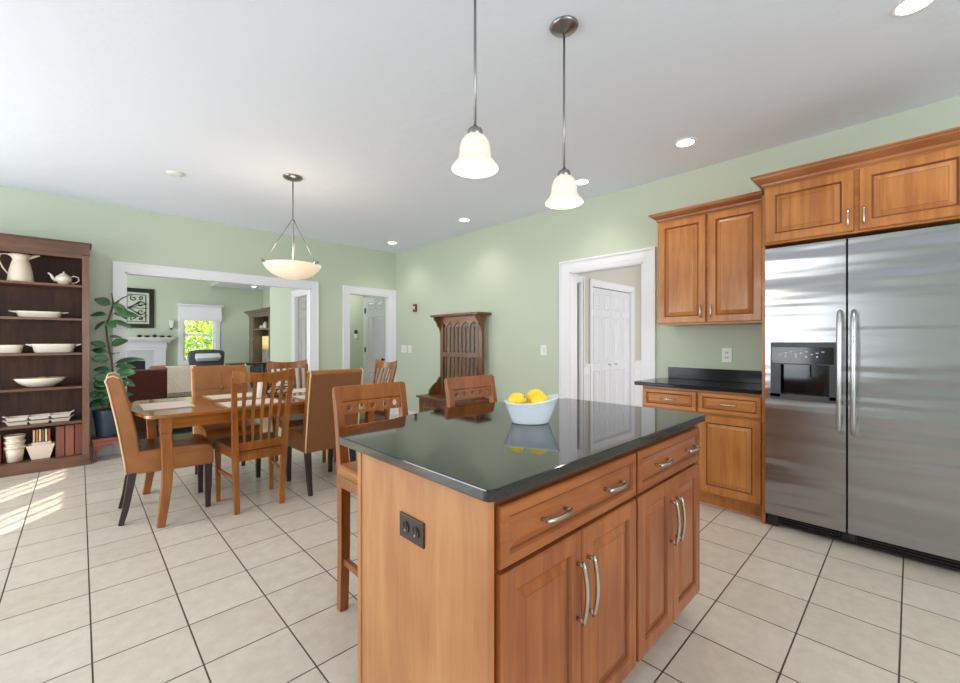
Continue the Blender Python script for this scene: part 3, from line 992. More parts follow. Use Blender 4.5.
# placemats
PMAT = mat('beige_woven_placemat', (244, 230, 214), .85, noise=(90, (230, 214, 196)), bump=(200, .4, .002))
def placemat(cx, cy, rot, label):
    t = Thing('placemat', label, 'placemat', (cx, cy, .7625), rot, 'beige placemats on the dining table')
    t.loc = (0, 0, 0)
    w, d_ = .43, .30
    t.part('mat', MB().box(-w / 2, w / 2, -d_ / 2, d_ / 2, 0, .003), PMAT)
    t.part('edge_band', MB().box(-w / 2 - .003, -w / 2 + .015, -d_ / 2, d_ / 2, .0002, .0045).box(w / 2 - .015, w / 2 + .003, -d_ / 2, d_ / 2, .0002, .0045), mat('brown_mat_edge', (176, 146, 118), .85))
placemat(.475, 3.93, PI / 2, 'beige placemat at the left end of the table, before the end chair')
placemat(.985, 3.66, 0, 'beige placemat on the near side in front of the left slat-back chair')
placemat(1.55, 3.66, 0, 'beige placemat on the near side beside the brown upholstered chair back')
placemat(1.00, 4.22, 0, 'beige placemat on the far side before the buttoned leather chair')
placemat(1.62, 4.22, 0, 'beige placemat on the far side before the far slat-back chair')
placemat(1.90, 3.93, PI / 2, 'beige placemat at the right end of the table')

# centrepiece
t = Thing('wire_basket', 'round black wire basket of pale balls in the middle of the table', 'basket', (1.28, 3.93, .763))
mb = MB()
for (r, z) in ((.075, .768), (.11, .80), (.13, .835), (.135, .86)):
    mb.tube([(1.28 + r * math.cos(2 * PI * k / 28), 3.93 + r * math.sin(2 * PI * k / 28), z) for k in range(28)], .004, 6, closed=True)
for k in range(16):
    a = 2 * PI * k / 16; a2 = a + .3
    mb.tube([(1.28 + .075 * math.cos(a), 3.93 + .075 * math.sin(a), .768), (1.28 + .115 * math.cos(a2), 3.93 + .115 * math.sin(a2), .806), (1.28 + .135 * math.cos(a2 + .25), 3.93 + .135 * math.sin(a2 + .25), .86)], .003, 6)
t.part('wire_frame', mb, mat('black_wire', (30, 26, 24), .4, metal=.5))
for k, (dx, dy, dz) in enumerate(((.05, 0, .80), (-.05, .03, .80), (0, -.055, .802), (.0, .05, .80), (.0, .0, .852))):
    nm = ('on the right', 'on the left', 'at the front', 'at the back', 'on top of the others')[k]
    tag(MB().sphere((1.28 + dx, 3.93 + dy, dz), .032, 14, 9).build('decorative_ball', mat('pale_ball', (222, 206, 186), .6)), 'pale decorative ball in the black wire basket, ' + nm, 'decoration', 'balls in the wire basket')
for k, (cx, cy, hh) in enumerate(((1.12, 3.90, .15), (1.15, 3.985, .11))):
    t = Thing('pillar_candle', ('taller white pillar candle left of the wire basket', 'shorter white pillar candle beside the taller one')[k], 'candle', (cx, cy, .763), 0, 'candles on the dining table')
    t.part('wax', MB().lathe([(.001, .763), (.027, .763), (.028, .77), (.028, .755 + hh), (.024, .763 + hh), (.001, .758 + hh)], (cx, cy, 0), 18), mat('white_wax', (244, 238, 228), .5))
    t.part('wick', MB().tube([(cx, cy, .757 + hh), (cx + .001, cy, .772 + hh)], .0015, 5), BLACKPL)


def parsons(label, loc, rz):
    t = Thing('parsons_chair', label, 'chair', (0, 0, 0), 0, 'leather dining chairs with dark legs')
    W = .225
    outer = [(-.090, .985), (-.080, .95), (-.070, .90), (-.052, .80), (-.034, .70), (-.018, .60), (-.004, .50), (.008, .42), (.014, .345)]
    inner = [(.098, .345), (.094, .42), (.086, .50), (.076, .60), (.058, .70), (.036, .80), (.014, .90), (-.002, .965), (-.020, 1.000), (-.050, 1.018), (-.080, 1.010)]
    poly = outer + inner
    t.part('backrest', MB().prism(poly, 'y', -W, W), LEATHER, .010)
    # woven-look rear cover panel
    rear = [(x - .003, z) for x, z in outer] + [(x + .012, z) for x, z in outer[::-1]]
    t.part('rear_cover', MB().prism(rear, 'y', -W + .012, W - .012), LEATHER_BK, label='woven brown rear cover')
    for s_ in (-1, 1):
        t.part('piping', MB().tube([(x, s_ * W, z) for x, z in outer[::-1] + [(-.080, 1.010), (-.050, 1.018), (-.020, 1.0)]], .006, 6), PIPING, label='cream edge piping')
    t.part('seat', MB().prism([(.07, .335), (.07, .492), (.30, .492), (.47, .484), (.515, .466), (.523, .44), (.523, .325)], 'y', -W, W), LEATHER, .014)
    t.part('seam', MB().box(.28, .525, -W - .001, -W + .002, .44, .443).box(.20, .5, -.001, .001, .491, .4935), LEATHER_D)
    x_at = lambda z: -.004 + (.90 - z) * .36 if z > .8 else .03
    t.part('tuft_button', MB().sphere((.037, 0, .80), .017, 10, 6, sx=.6), LEATHER)
    t.part('tuft_seam', MB().bar([(.098, 0, .50), (.084, 0, .52), (.0775, 0, .60), (.0595, 0, .70), (.0375, 0, .80), (.0155, 0, .90), (.000, 0, .96)], .004, .004)
           .bar([(.037, -W + .01, .80), (.037, W - .01, .80)], .004, .004, side=(0, 0, 1)), LEATHER_D)
    for s_ in (-1, 1):
        t.part('leg', MB().bar([(.052, s_ * .195, .36), (.036, s_ * .195, .25), (.012, s_ * .195, .10), (-.012, s_ * .195, 0)], [.046, .042, .036, .030], [.046, .042, .036, .030]), ESPRESSO, .003)
        t.part('leg', MB().bar([(.488, s_ * .192, .34), (.488, s_ * .192, 0)], [.046, .032], [.046, .032]), ESPRESSO, .003)
    t.o.location = loc; t.o.rotation_euler = (0, 0, rz)
    return t.o


pc = parsons('tan leather dining chair at the left end of the table, seen from its side', (.222, 3.92, 0), math.radians(-3))
dup(pc, (.99, 4.66, 0), -PI / 2, 'tan leather dining chair with a button-tufted back facing us across the table')
dup(pc, (1.54, 3.385, 0), PI / 2, 'upholstered dining chair whose plain brown woven back faces us on the near side')


def slat_chair(label):
    t = Thing('slat_chair', label, 'chair', (0, 0, 0), 0, 'slat-back wooden dining chairs')
    def post(s_):
        return MB().bar([(.012, s_ * .153, 0), (.008, s_ * .158, .2), (.0, s_ * .166, .40), (-.006, s_ * .170, .52), (-.03, s_ * .180, .72), (-.068, s_ * .190, .90), (-.092, s_ * .196, 1.0)],
                        [.036, .038, .042, .042, .036, .034, .034], [.03, .034, .04, .04, .03, .026, .024])
    for s_ in (-1, 1):
        t.part('rear_post', post(s_), OAKC, .003)
        t.part('leg', MB().bar([(.385, s_ * .195, .435), (.388, s_ * .193, 0)], [.04, .028], [.04, .028]), OAKC, .003)
        t.part('stretcher', MB().bar([(.008, s_ * .160, .25), (.386, s_ * .194, .25)], .014, .022), OAKC)
    def xz(z):
        P = [(.0, .40), (-.006, .52), (-.03, .72), (-.068, .90), (-.092, 1.0), (-.10, 1.05)]
        for (a, za), (b, zb) in zip(P, P[1:]):
            if z <= zb: return a + (b - a) * (z - za) / (zb - za)
        return P[-1][0]
    # crest rail: curved back in plan
    rings = []
    for k in range(13):
        u = k / 12 * 2 - 1
        cx = xz(.99) - .035 * (1 - u * u)
        ztop = 1.024 + .026 * u * u
        zbot = .955 + .004 * (1 - u * u)
        rings.append([(cx - .010 - .008, u * .206, ztop), (cx + .012 - .008, u * .206, ztop), (cx + .016, u * .206, zbot), (cx - .008, u * .206, zbot)])
    t.part('crest_rail', MB().loft(rings), OAKC, .003)
    t.part('lower_rail', MB().bar([(-.002, -.168, .485), (-.002, .168, .485)], .06, .022, side=(0, 0, 1)), OAKC, .002)
    t.part('lower_rail', MB().bar([(-.001, -.168, .405), (-.001, .168, .405)], .05, .02, side=(0, 0, 1)), OAKC, .002)
    for k in range(5):
        u = (k - 2) / 2.9
        pts = []
        for z in (.51, .60, .70, .80, .88, .96):
            f_ = (z - .51) / .45
            pts.append((xz(z) - .030 * (1 - u * u) * f_ + (.012 * math.sin(PI * f_)), u * (.160 + .028 * f_), z))
        t.part('slat', MB().bar(pts, [.016, .018, .021, .024, .026, .027], .009), OAKC)
    seat = [(.0, -.185), (.0, .185), (.40, .222), (.425, .20), (.432, 0), (.425, -.20), (.40, -.222)]
    t.part('seat_frame', MB().prism([(x, y * .95) for x, y in seat], 'z', .40, .445), OAKC, .003)
    t.part('seat', MB().prism([(x + .004 if x > .01 else .022, y * 1.0) for x, y in seat], 'z', .445, .482), LEATHER_D, .012, label='brown leather seat pad')
    return t.o


sc = slat_chair('slat-back wooden chair with brown pad on the near side, its back facing us')
sc.location = (.972, 3.375, 0); sc.rotation_euler = (0, 0, PI / 2)
dup(sc, (1.625, 4.60, 0), -PI / 2, 'slat-back wooden chair on the far side of the table, facing us')
dup(sc, (2.30, 3.96, 0), PI, 'slat-back wooden chair at the right end of the table, in front of corner doorway')


def holed_strip(mb, P, w, h, t, n, r):
    cw = w / n; N = 16
    for c in range(n):
        cx, cy = (c + .5) * cw, h / 2
        loops = []
        for dn in (0, t):
            sq, ci = [], []
            for k in range(N):
                a = 2 * PI * k / N + PI / N * 0
                ca, sa = math.cos(a), math.sin(a)
                ci.append(P(cx + r * ca, cy + r * sa, dn))
                sc_ = min((cw / 2) / max(abs(ca), 1e-6), (h / 2) / max(abs(sa), 1e-6))
                sq.append(P(cx + ca * sc_, cy + sa * sc_, dn))
            loops.append((sq, ci))
        # extra: corners are approximated by snapping the nearest directions
        for dn_i in (0, 1):
            sq = loops[dn_i][0]
            dn = (0, t)[dn_i]
            for (sx, sy) in ((1, 1), (-1, 1), (-1, -1), (1, -1)):
                a = math.atan2(sy * h, sx * cw) % (2 * PI)
                k = round(a / (2 * PI / N)) % N
                sq[k] = P(cx + sx * cw / 2, cy + sy * h / 2, dn)
        (s0, c0), (s1, c1) = loops
        vs = s0 + c0 + s1 + c1
        fs = []
        for k in range(N):
            j = (k + 1) % N
            fs += [(k, j, N + j, N + k), (2 * N + k, 3 * N + k, 3 * N + j, 2 * N + j), (N + k, N + j, 3 * N + j, 3 * N + k), (k, 2 * N + k, 2 * N + j, j)]
        mb.add(vs, fs)
    return mb


def stool(label):
    t = Thing('bar_stool', label, 'bar stool', (0, 0, 0), 0, 'cherry wood stools behind the island')
    for s_ in (-1, 1):
        t.part('rear_post', MB().bar([(.0, s_ * .170, 0), (.012, s_ * .170, .30), (.014, s_ * .172, .62), (-.004, s_ * .175, .80), (-.045, s_ * .180, 1.028)], [.042, .044, .046, .040, .036], [.036, .042, .048, .040, .026]), STOOLW, .003)
        t.part('leg', MB().bar([(.39, s_ * .175, .60), (.392, s_ * .175, 0)], [.042, .034], [.042, .034]), STOOLW, .003)
        t.part('footrest', MB().bar([(.012, s_ * .170, .235), (.392, s_ * .175, .235)], .02, .028), STOOLW)
    t.part('footrest', MB().tube([(.392, -.175, .30), (.392, .175, .30)], .010, 10), NICKEL, label='metal front foot bar')
    lean = lambda z: -.004 + (z - .80) * (-.041 / .228)
    W = .160
    t.part('top_rail', MB().bar([(lean(.965) , 0, .962), (lean(1.04), 0, 1.036)], 2 * W + .066, .020), STOOLW, .004)
    P = lambda u, v, n: (lean(.905 + v) - .008 + n, -W + u, .905 + v)
    t.part('pierced_rail', holed_strip(MB(), P, 2 * W, .057, .016, 5, .0165), STOOLW, label='rail pierced by five round holes')
    t.part('lower_rail', MB().bar([(lean(.79), 0, .785), (lean(.85), 0, .85)], 2 * W + .02, .018), STOOLW, .003)
    t.part('seat_frame', MB().box(.0, .415, -.20, .20, .585, .635), STOOLW, .004)
    t.part('seat', MB().box(.022, .425, -.212, .212, .635, .692), LEATHER, .022, seg=3, label='tan leather seat cushion')
    return t.o


st = stool('bar stool pushed to the island beside its near left corner')
st.location = (1.055, 1.845, 0); st.rotation_euler = (0, 0, -PI / 2)
dup(st, (1.735, 1.845, 0), -PI / 2, 'bar stool behind the far part of the island, in front of the hall bench')

# ================================================================== BOOKCASE
BKY, BK0, BK1 = 5.80, -1.02, .068
bk = Thing('bookcase', 'tall dark walnut open bookcase with crown at the left edge of the picture', 'bookcase', (-.48, 6.0, 0))
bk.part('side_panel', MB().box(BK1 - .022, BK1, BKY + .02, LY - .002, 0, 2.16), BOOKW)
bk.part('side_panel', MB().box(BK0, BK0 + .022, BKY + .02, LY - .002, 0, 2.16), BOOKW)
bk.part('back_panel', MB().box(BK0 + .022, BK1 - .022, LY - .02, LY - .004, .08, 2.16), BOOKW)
bk.part('stile', MB().box(BK1 - .052, BK1 + .002, BKY, BKY + .02, .10, 2.12), wood('walnut_stile', (120, 84, 60), (92, 60, 42), 'z', .4))
bk.part('stile', MB().box(BK0 - .002, BK0 + .052, BKY, BKY + .02, .10, 2.12), MATS['walnut_stile'])
bk.part('base_plinth', MB().box(BK0 - .004, BK1 + .006, BKY - .012, BKY + .01, 0, .085).box(BK0 - .002, BK1 + .003, BKY - .006, BKY + .01, .085, .105), BOOKF)
bk.part('top_rail', MB().box(BK0 + .052, BK1 - .052, BKY, BKY + .02, 2.085, 2.16), BOOKF)
bk.part('top_panel', MB().box(BK0, BK1, BKY, LY - .002, 2.16, 2.17), BOOKW)
bk.part('crown_moulding', crown([(BK1, LY - .004), (BK1, BKY), (BK0, BKY), (BK0, LY - .004)][::-1][::-1], 2.125, 2.245, .055).box(BK0 - .02, BK1 + .02, BKY - .02, LY - .006, 2.235, 2.245), BOOKF)
SHZ = [1.818, 1.482, 1.138, .800, .452, .106]
for z in SHZ:
    bk.part('shelf', MB().box(BK0 + .022, BK1 - .022, BKY + .012, LY - .02, z - .022, z), BOOKF)
_o = bk
e = .002
# enamel pitcher
t = Thing('pitcher', 'tall cream enamel pitcher on the top shelf of the bookcase', 'pitcher', (-.40, 5.93, 1.82))
c = (-.41, 5.94, 1.82)
t.part('body', MB().lathe([(.001, 0), (.088, 0), (.090, .006), (.080, .10), (.066, .17), (.056, .205), (.055, .215), (.062, .235), (.080, .262), (.074, .262), (.052, .222), (.05, .20), (.06, .16), (.001, .02)], c, 26), CREAME)
t.part('spout', MB().prism([(.045, .215), (.13, .268), (.128, .272), (.06, .264)], 'y', -.016, .016).xf(Matrix.Translation(c)), CREAME, .004)
t.part('handle', MB().tube([(c[0] - .05, c[1], c[2] + .235), (c[0] - .09, c[1], c[2] + .262), (c[0] - .13, c[1], c[2] + .255), (c[0] - .14, c[1], c[2] + .20), (c[0] - .115, c[1], c[2] + .13), (c[0] - .08, c[1], c[2] + .07)], .008, 8, flat=.7), CREAME)
# teapot
c = (-.118, 5.93, 1.82)
t = Thing('teapot', 'small white teapot with lid on the top bookcase shelf', 'teapot', c)
t.part('body', MB().lathe([(.001, 0), (.035, 0), (.04, .008), (.058, .035), (.064, .06), (.055, .085), (.03, .1), (.001, .1)], c, 24), CREAMP)
t.part('lid', MB().lathe([(.034, .098), (.03, .108), (.012, .116), (.006, .12), (.010, .13), (.001, .135)], c, 18), CREAMP)
t.part('spout', MB().tube([(c[0] - .05, c[1], c[2] + .035), (c[0] - .075, c[1], c[2] + .06), (c[0] - .09, c[1], c[2] + .095), (c[0] - .11, c[1], c[2] + .11)], [.017, .013, .009, .007], 8), CREAMP)
t.part('handle', MB().tube([(c[0] + .05, c[1], c[2] + .08), (c[0] + .075, c[1], c[2] + .095), (c[0] + .105, c[1], c[2] + .085), (c[0] + .112, c[1], c[2] + .055), (c[0] + .09, c[1], c[2] + .03), (c[0] + .055, c[1], c[2] + .02)], .006, 8), CREAMP)


def dish(name, label, cx, cy, z, w, d_, h, flare=1.18, handles=True, m=CREAMP, group='white serving dishes on the bookcase'):
    t = Thing(name, label, 'dish', (cx, cy, z), 0, group)
    def ring(sx, sy, zz, n=28, p=.55):
        out = []
        for k in range(n):
            a = 2 * PI * k / n
            ca, sa = math.cos(a), math.sin(a)
            out.append((cx + sx * math.copysign(abs(ca) ** p, ca), cy + sy * math.copysign(abs(sa) ** p, sa), z + zz))
        return out
    w2, d2 = w / 2, d_ / 2
    t.part('body', MB().loft([ring(w2 * .82, d2 * .82, e), ring(w2 * .86, d2 * .86, .008), ring(w2 * .96, d2 * .96, h * .8), ring(w2, d2, h), ring(w2 * .96, d2 * .95, h), ring(w2 * .90, d2 * .9, h * .7), ring(w2 * .8, d2 * .8, .012)], True), m)
    if handles:
        for s_ in (-1, 1):
            t.part('handle', MB().prism([(cx + s_ * w2 * .95, z + h * .70), (cx + s_ * (w2 + .035), z + h * .9), (cx + s_ * (w2 + .04), z + h * 1.0), (cx + s_ * w2 * .97, z + h * .98)], 'y', cy - .04, cy + .04), m, .003)
    return t


dish('baking_dish', 'long white rectangular baking dish alone on the second bookcase shelf', -.285, 5.97, 1.482, .33, .2, .062)
dish('baking_dish', 'deep white handled baking dish at the right of the third bookcase shelf', -.185, 5.97, 1.138, .32, .2, .088)
dish('serving_bowl', 'white square bowl with wavy rim cut off at the left of the third shelf', -.50, 5.96, 1.138, .22, .18, .08, handles=False)
t = Thing('oval_bowl', 'shallow wide white oval bowl with yellow rim mark on the fourth shelf', 'bowl', (-.28, 5.97, .80))
t.part('body', MB().lathe([(.05, .002), (.09, .008), (.15, .045), (.182, .088), (.178, .092), (.14, .055), (.08, .016), (.01, .012)], (-.28, 5.97, .80), 32, 1, .62), CREAMP)
t.part('glaze_spot', MB().sphere((-.27, 5.98, .868), .075, 16, 8, sy=.7, sz=.45), mat('yellow_glaze', (226, 176, 70), .4), label='yellow centre mound')
# stacked trays with three dips
for k in range(2):
    t = Thing('serving_tray', ('upper long white three-part serving tray on the fifth shelf', 'lower long white three-part serving tray under its twin')[k], 'tray', (-.28, 5.97, .452 + .040 * (1 - k)), 0, 'stacked three-part trays')
    z0 = .4525 + .040 * (1 - k)
    mb = MB()
    for j in range(3):
        cx = -.285 + (j - 1) * .145
        def rg(s_, zz, cx=cx): return [(cx + s_ * .074 * sx, 5.97 + s_ * .08 * sy, z0 + zz) for sx, sy in ((-1, -1), (1, -1), (1, 1), (-1, 1))]
        mb.loft([rg(.8, 0), rg(.97, .028), rg(1.0, .032), rg(.93, .030), rg(.78, .010)])
    t.part('tray_body', mb, CREAMP)
    t.part('handle', MB().prism([(-.285 + .205, z0 + .025), (-.285 + .245, z0 + .05), (-.285 + .24, z0 + .054), (-.285 + .20, z0 + .032)], 'y', 5.93, 6.01), CREAMP, .002)
    t.part('handle', MB().prism([(-.285 - .205, z0 + .025), (-.285 - .245, z0 + .045), (-.285 - .24, z0 + .049), (-.285 - .20, z0 + .032)], 'y', 5.93, 6.01), CREAMP, .002)
# three nested pots
for k in range(3):
    z0 = .107 + k * .052
    nm = ('bottom cream pot of the nested stack on the lowest bookcase shelf', 'middle cream pot of the nested stack, only its rims showing', 'top cream pot of the nested stack on the lowest shelf')[k]
    t = Thing('enamel_pot', nm, 'pot', (-.448, 5.93, z0), 0, 'nested cream pots')
    r0 = .052
    t.part('pot_wall', MB().lathe([(r0 - .004, .001), (r0, .002), (.068, .145), (.066, .145), (r0 - .003, .006)], (-.448, 5.93, z0), 24), CREAME)
    t.part('rolled_rim', MB().lathe([(.068, .125), (.073, .128), (.073, .147), (.066, .149), (.066, .128)], (-.448, 5.93, z0), 24, cap=False), CREAME)
# tapered basket-bowl with books
t = Thing('tapered_planter', 'square cream container with sloping sides holding small books on the lowest shelf', 'container', (-.275, 5.93, .107))
def rg2(w, d_, zz): return [(-.275 - w, 5.93 - d_, zz), (-.275 + w, 5.93 - d_, zz), (-.275 + w, 5.93 + d_, zz), (-.275 - w, 5.93 + d_, zz)]
t.part('container_wall', MB().loft([rg2(.062, .045, .107), rg2(.098, .065, .245), rg2(.092, .060, .245), rg2(.058, .042, .118)]), CREAME, .002)
t = Thing('loaf_dish', 'small cream dish nested in the square container under the striped books', 'dish', (-.27, 5.93, .20))
t.part('dish_wall', MB().loft([[(-.27 + sx * .055, 5.93 + sy * .035, .20) for sx, sy in ((-1, -1), (1, -1), (1, 1), (-1, 1))], [(-.27 + sx * .068, 5.93 + sy * .045, .268) for sx, sy in ((-1, -1), (1, -1), (1, 1), (-1, 1))], [(-.27 + sx * .062, 5.93 + sy * .04, .268) for sx, sy in ((-1, -1), (1, -1), (1, 1), (-1, 1))], [(-.27 + sx * .05, 5.93 + sy * .03, .21) for sx, sy in ((-1, -1), (1, -1), (1, 1), (-1, 1))]]), CREAME, .002)


def book(x, y, z, w, d_, h, rgb, label, group, stripe=None):
    t = Thing('book', label, 'book', (x, y, z), 0, group)
    m = mat('book_cover_%d_%d_%d' % rgb, rgb, .55)
    t.part('cover', MB().box(x - w / 2, x + w / 2, y - d_ / 2, y - d_ / 2 + .003, z, z + h).box(x - w / 2, x - w / 2 + .002, y - d_ / 2, y + d_ / 2, z, z + h).box(x + w / 2 - .002, x + w / 2, y - d_ / 2, y + d_ / 2, z, z + h), m)
    t.part('pages', MB().box(x - w / 2 + .002, x + w / 2 - .002, y - d_ / 2 + .004, y + d_ / 2 - .004, z + .002, z + h - .004), mat('book_pages', (224, 212, 186), .8))


smallc = ((214, 190, 150), (196, 120, 66), (226, 206, 160), (120, 100, 60), (232, 214, 176), (150, 86, 50))
nm = ('leftmost cream', 'orange-brown', 'third, pale yellow', 'olive brown', 'fifth, pale cream', 'rightmost red-brown')
for i, c in enumerate(smallc):
    book(-.322 + i * .0205, 5.94, .272, .018, .05, .118, c, 'tiny %s book standing in the square cream container' % nm[i], 'small books in the cream container')
for i, c in enumerate(((126, 72, 56), (142, 84, 62), (120, 66, 54))):
    book(-.142 + i * .0675, 5.95, .107, .064, .16, .298 + .004 * i, c, ('thick red-brown album beside the square container', 'thick red-brown album in the middle of the three', 'thick red-brown album against the bookcase side')[i], 'thick albums on the lowest shelf')
book(-.555, 5.95, .107, .05, .16, .26, (140, 60, 56), 'dark red book left of the nested cream pots', 'books on the lowest shelf')

# ================================================================== PLANT AND ITS STAND
ps = Thing('plant_stand', 'low reddish wooden arched stool under the potted plant', 'plant stand', (.225, 6.0, 0))
TERR = wood('reddish_wood', (170, 104, 72), (130, 70, 46), 'x', .4)
ps.part('seat_board', MB().box(.085, .385, 5.86, 6.12, .205, .235), TERR, .004)
for yy in (5.875, 6.085):
    arch = [(.095, 0), (.095, .205), (.375, .205), (.375, 0), (.345, 0)] + [(.235 + .11 * math.cos(PI * k / 12), .045 + .115 * math.sin(PI * k / 12)) for k in range(13)] + [(.125, 0)]
    pts = arch
    # arched apron built as left leg, right leg and arch fillets
    mb = MB()
    top = []
    N = 14
    for k in range(N):
        a0, a1 = PI - PI * k / N, PI - PI * (k + 1) / N
        xa, za = .235 + .11 * math.cos(a0), .05 + .12 * math.sin(a0)
        xb, zb = .235 + .11 * math.cos(a1), .05 + .12 * math.sin(a1)
        mb.add([(xa, yy, za), (xb, yy, zb), (xb, yy, .205), (xa, yy, .205), (xa, yy + .02, za), (xb, yy + .02, zb), (xb, yy + .02, .205), (xa, yy + .02, .205)],
               [(0, 1, 2, 3), (7, 6, 5, 4), (0, 4, 5, 1), (3, 2, 6, 7)])
    ps.part('arched_apron', mb, TERR)
    for (a, b) in ((.095, .125), (.345, .375)):
        ps.part('leg', MB().box(a, b, yy, yy + .02, 0, .205), TERR, .003)

pl = Thing('potted_plant', 'tall leafy green plant in a dark blue pot between bookcase and wide opening', 'plant', (.215, 5.99, .235))
px_, py_ = .215, 5.985
pl.part('pot', MB().lathe([(.001, .2355), (.088, .2355), (.092, .245), (.112, .44), (.118, .45), (.122, .515), (.125, .522), (.116, .522), (.112, .46), (.105, .44), (.001, .43)], (px_, py_, 0), 32), mat('slate_blue_pot', (56, 72, 90), .4), label='dark slate blue pot')
pl.part('soil', MB().lathe([(.001, .478), (.09, .475), (.112, .465), (.001, .46)], (px_, py_, 0), 24), mat('potting_soil', (62, 44, 32), .95))
stems = [[(px_, py_, .46), (px_ + .02, py_ - .01, .70), (px_ + .045, py_ - .02, .95), (px_ + .03, py_ - .02, 1.20), (px_ - .005, py_ - .03, 1.48), (px_ - .015, py_ - .03, 1.65), (px_ + .045, py_ - .035, 1.95), (px_ + .03, py_ - .04, 2.10)],
         [(px_ + .02, py_, .46), (px_ + .05, py_ + .0, .75), (px_ + .09, py_ - .03, 1.0)],
         [(px_ + .045, py_ - .035, 1.95), (px_ + .12, py_ - .04, 2.04), (px_ + .20, py_ - .04, 2.10)],
         [(px_ - .02, py_, .46), (px_ - .045, py_ - .03, .60), (px_ - .07, py_ - .05, .74)]]
ZS = lambda z: .46 + (z - .46) * .80
stems = [[(p[0], p[1], ZS(p[2])) for p in s_] for s_ in stems]
sm_ = MB()
for i, s_ in enumerate(stems): sm_.tube(s_, [.009 if i == 0 else .006] * (len(s_) - 1) + [.003], 7)
pl.part('stem', sm_, mat('plant_stem', (92, 70, 48), .8), label='thin brown stem')
lf = MB()
def leaf(base, az, el, L, W, droop=.25, roll=None):
    N = 8
    d = Vector((math.cos(az) * math.cos(el), math.sin(az) * math.cos(el), math.sin(el)))
    flat = Vector((-math.sin(az), math.cos(az), 0))
    up0 = d.cross(flat)
    if up0.z < 0: up0 = -up0
    # blades turn their upper face towards the bright side of the room
    roll = random.uniform(.55, 1.15) if roll is None else roll
    toward = Vector((-.45, -.9, 0)) + Vector((random.uniform(-.4, .4), 0, 0))
    nrm = (up0 * math.cos(roll) + (toward - d * toward.dot(d)).normalized() * math.sin(roll)).normalized()
    side = d.cross(nrm).normalized()
    vs = []
    for k in range(N + 1):
        tt = k / N
        c = Vector(base) + d * (.03 + L * tt) - nrm * (droop * L * tt * tt)
        w = W * .5 * (math.sin(PI * min(tt ** .85 * .97 + .015, 1)) ** .7)
        for s2 in (-1, -.5, 0, .5, 1):
            vs.append(tuple(c + side * w * s2 + nrm * (abs(s2) * w * .22)))
    fs = []
    for k in range(N):
        for j in range(4):
            a = k * 5 + j
            fs.append((a, a + 1, a + 6, a + 5))
    lf.add(vs, fs, True)
    lf.tube([base, tuple(Vector(base) + d * .035)], .002, 4)
def at_stem(z):
    s_ = stems[0]
    for a, b in zip(s_, s_[1:]):
        if a[2] <= z <= b[2]:
            q = (z - a[2]) / (b[2] - a[2]); return tuple(a[i] + (b[i] - a[i]) * q for i in range(3))
    return s_[-1]
# (z, azimuth, elevation, length, width) azimuth 0 = +x (right in the picture)
for (z, az, el, L, W) in ((1.99, -.6, -.9, .19, .10), (1.93, 3.3, .45, .17, .10), (1.82, -.3, .05, .20, .10), (1.80, 3.0, .1, .18, .095), (1.74, 3.4, -.65, .17, .06),
                          (1.72, .1, -.15, .19, .10), (1.70, -1.4, -.1, .17, .09), (1.50, .5, .15, .13, .07), (1.38, -.4, .5, .14, .10), (1.36, 3.2, .5, .14, .08), (1.30, 2.7, .25, .13, .07),
                          (1.20, 3.4, .15, .17, .105), (1.14, -.2, .35, .24, .10), (1.10, .4, .1, .2, .09), (1.06, 3.0, .2, .15, .09), (1.00, -.9, .2, .20, .14), (.97, 4.0, .1, .16, .12),
                          (.92, .1, -.2, .17, .13), (.90, 3.5, .05, .17, .12), (.86, -1.5, 0, .17, .13), (.82, 2.4, .3, .15, .10), (1.95, 1.4, .3, .14, .08), (1.26, 1.2, .3, .15, .09),
                          (.72, 3.4, .25, .15, .07), (.68, -.2, .3, .16, .07), (.64, 3.0, .1, .17, .06), (.62, -1.0, .15, .15, .07), (.75, 1.2, .4, .15, .08), (.60, 4.2, .2, .13, .07)):
    leaf(at_stem(ZS(z)), az if not 2.3 < az < 4.3 else min(max(az, 2.9), 3.5), el, min(L, .125) if 2.3 < az < 4.3 else L, W)
for st_ in (stems[1], stems[3]):
    for k in range(5):
        b = st_[-1]
        leaf((b[0], b[1], b[2] - .03 * k), (k * 1.1 - 2.0) if st_ is stems[3] else k * 1.4 - .5, .25, .11, .08)
lo = pl.part('foliage', lf, mat('rubber_leaf', (40, 82, 50), .3, noise=(9, (84, 130, 82)), coat=.3), label='broad oval green leaves')
md = lo.modifiers.new('t', 'SOLIDIFY'); md.thickness = .0015

# ================================================================== HALL TREE
HY0, HY1 = 3.88, 4.82
ht = Thing('hall_bench', 'dark oak hall bench with tall slatted back and scalloped top rail against green wall', 'hall bench', (3.66, 4.33, 0))
ht.part('bench_box', MB().box(3.44, RX - .003, HY0 + .01, HY1 - .01, .06, .465).box(3.46, RX - .01, HY0 + .03, HY1 - .03, 0, .06), TREEW, .002)
mb = MB()
for (a, b) in ((HY0 + .05, 4.33), (4.37, HY1 - .05)):
    mb.panel(lambda u, v, n, a=a: (3.44 - n, a + u, .11 + v), b - a, .30, [(0, 0), (.003, .008), (.03, .008), (.036, .002), (.05, .002), (.07, .007)])
ht.part('front_panel', mb, TREEW)
ht.part('seat_lid', MB().box(3.405, RX - .003, HY0 - .02, HY1 + .02, .465, .495), TREEW, .005)
XB = 3.80
for (a, b) in ((HY0 + .03, HY0 + .10), (HY1 - .10, HY1 - .03)):
    ht.part('upright', MB().box(XB, XB + .05, a, b, .495, 1.60), TREEW, .003)
N_ = 9
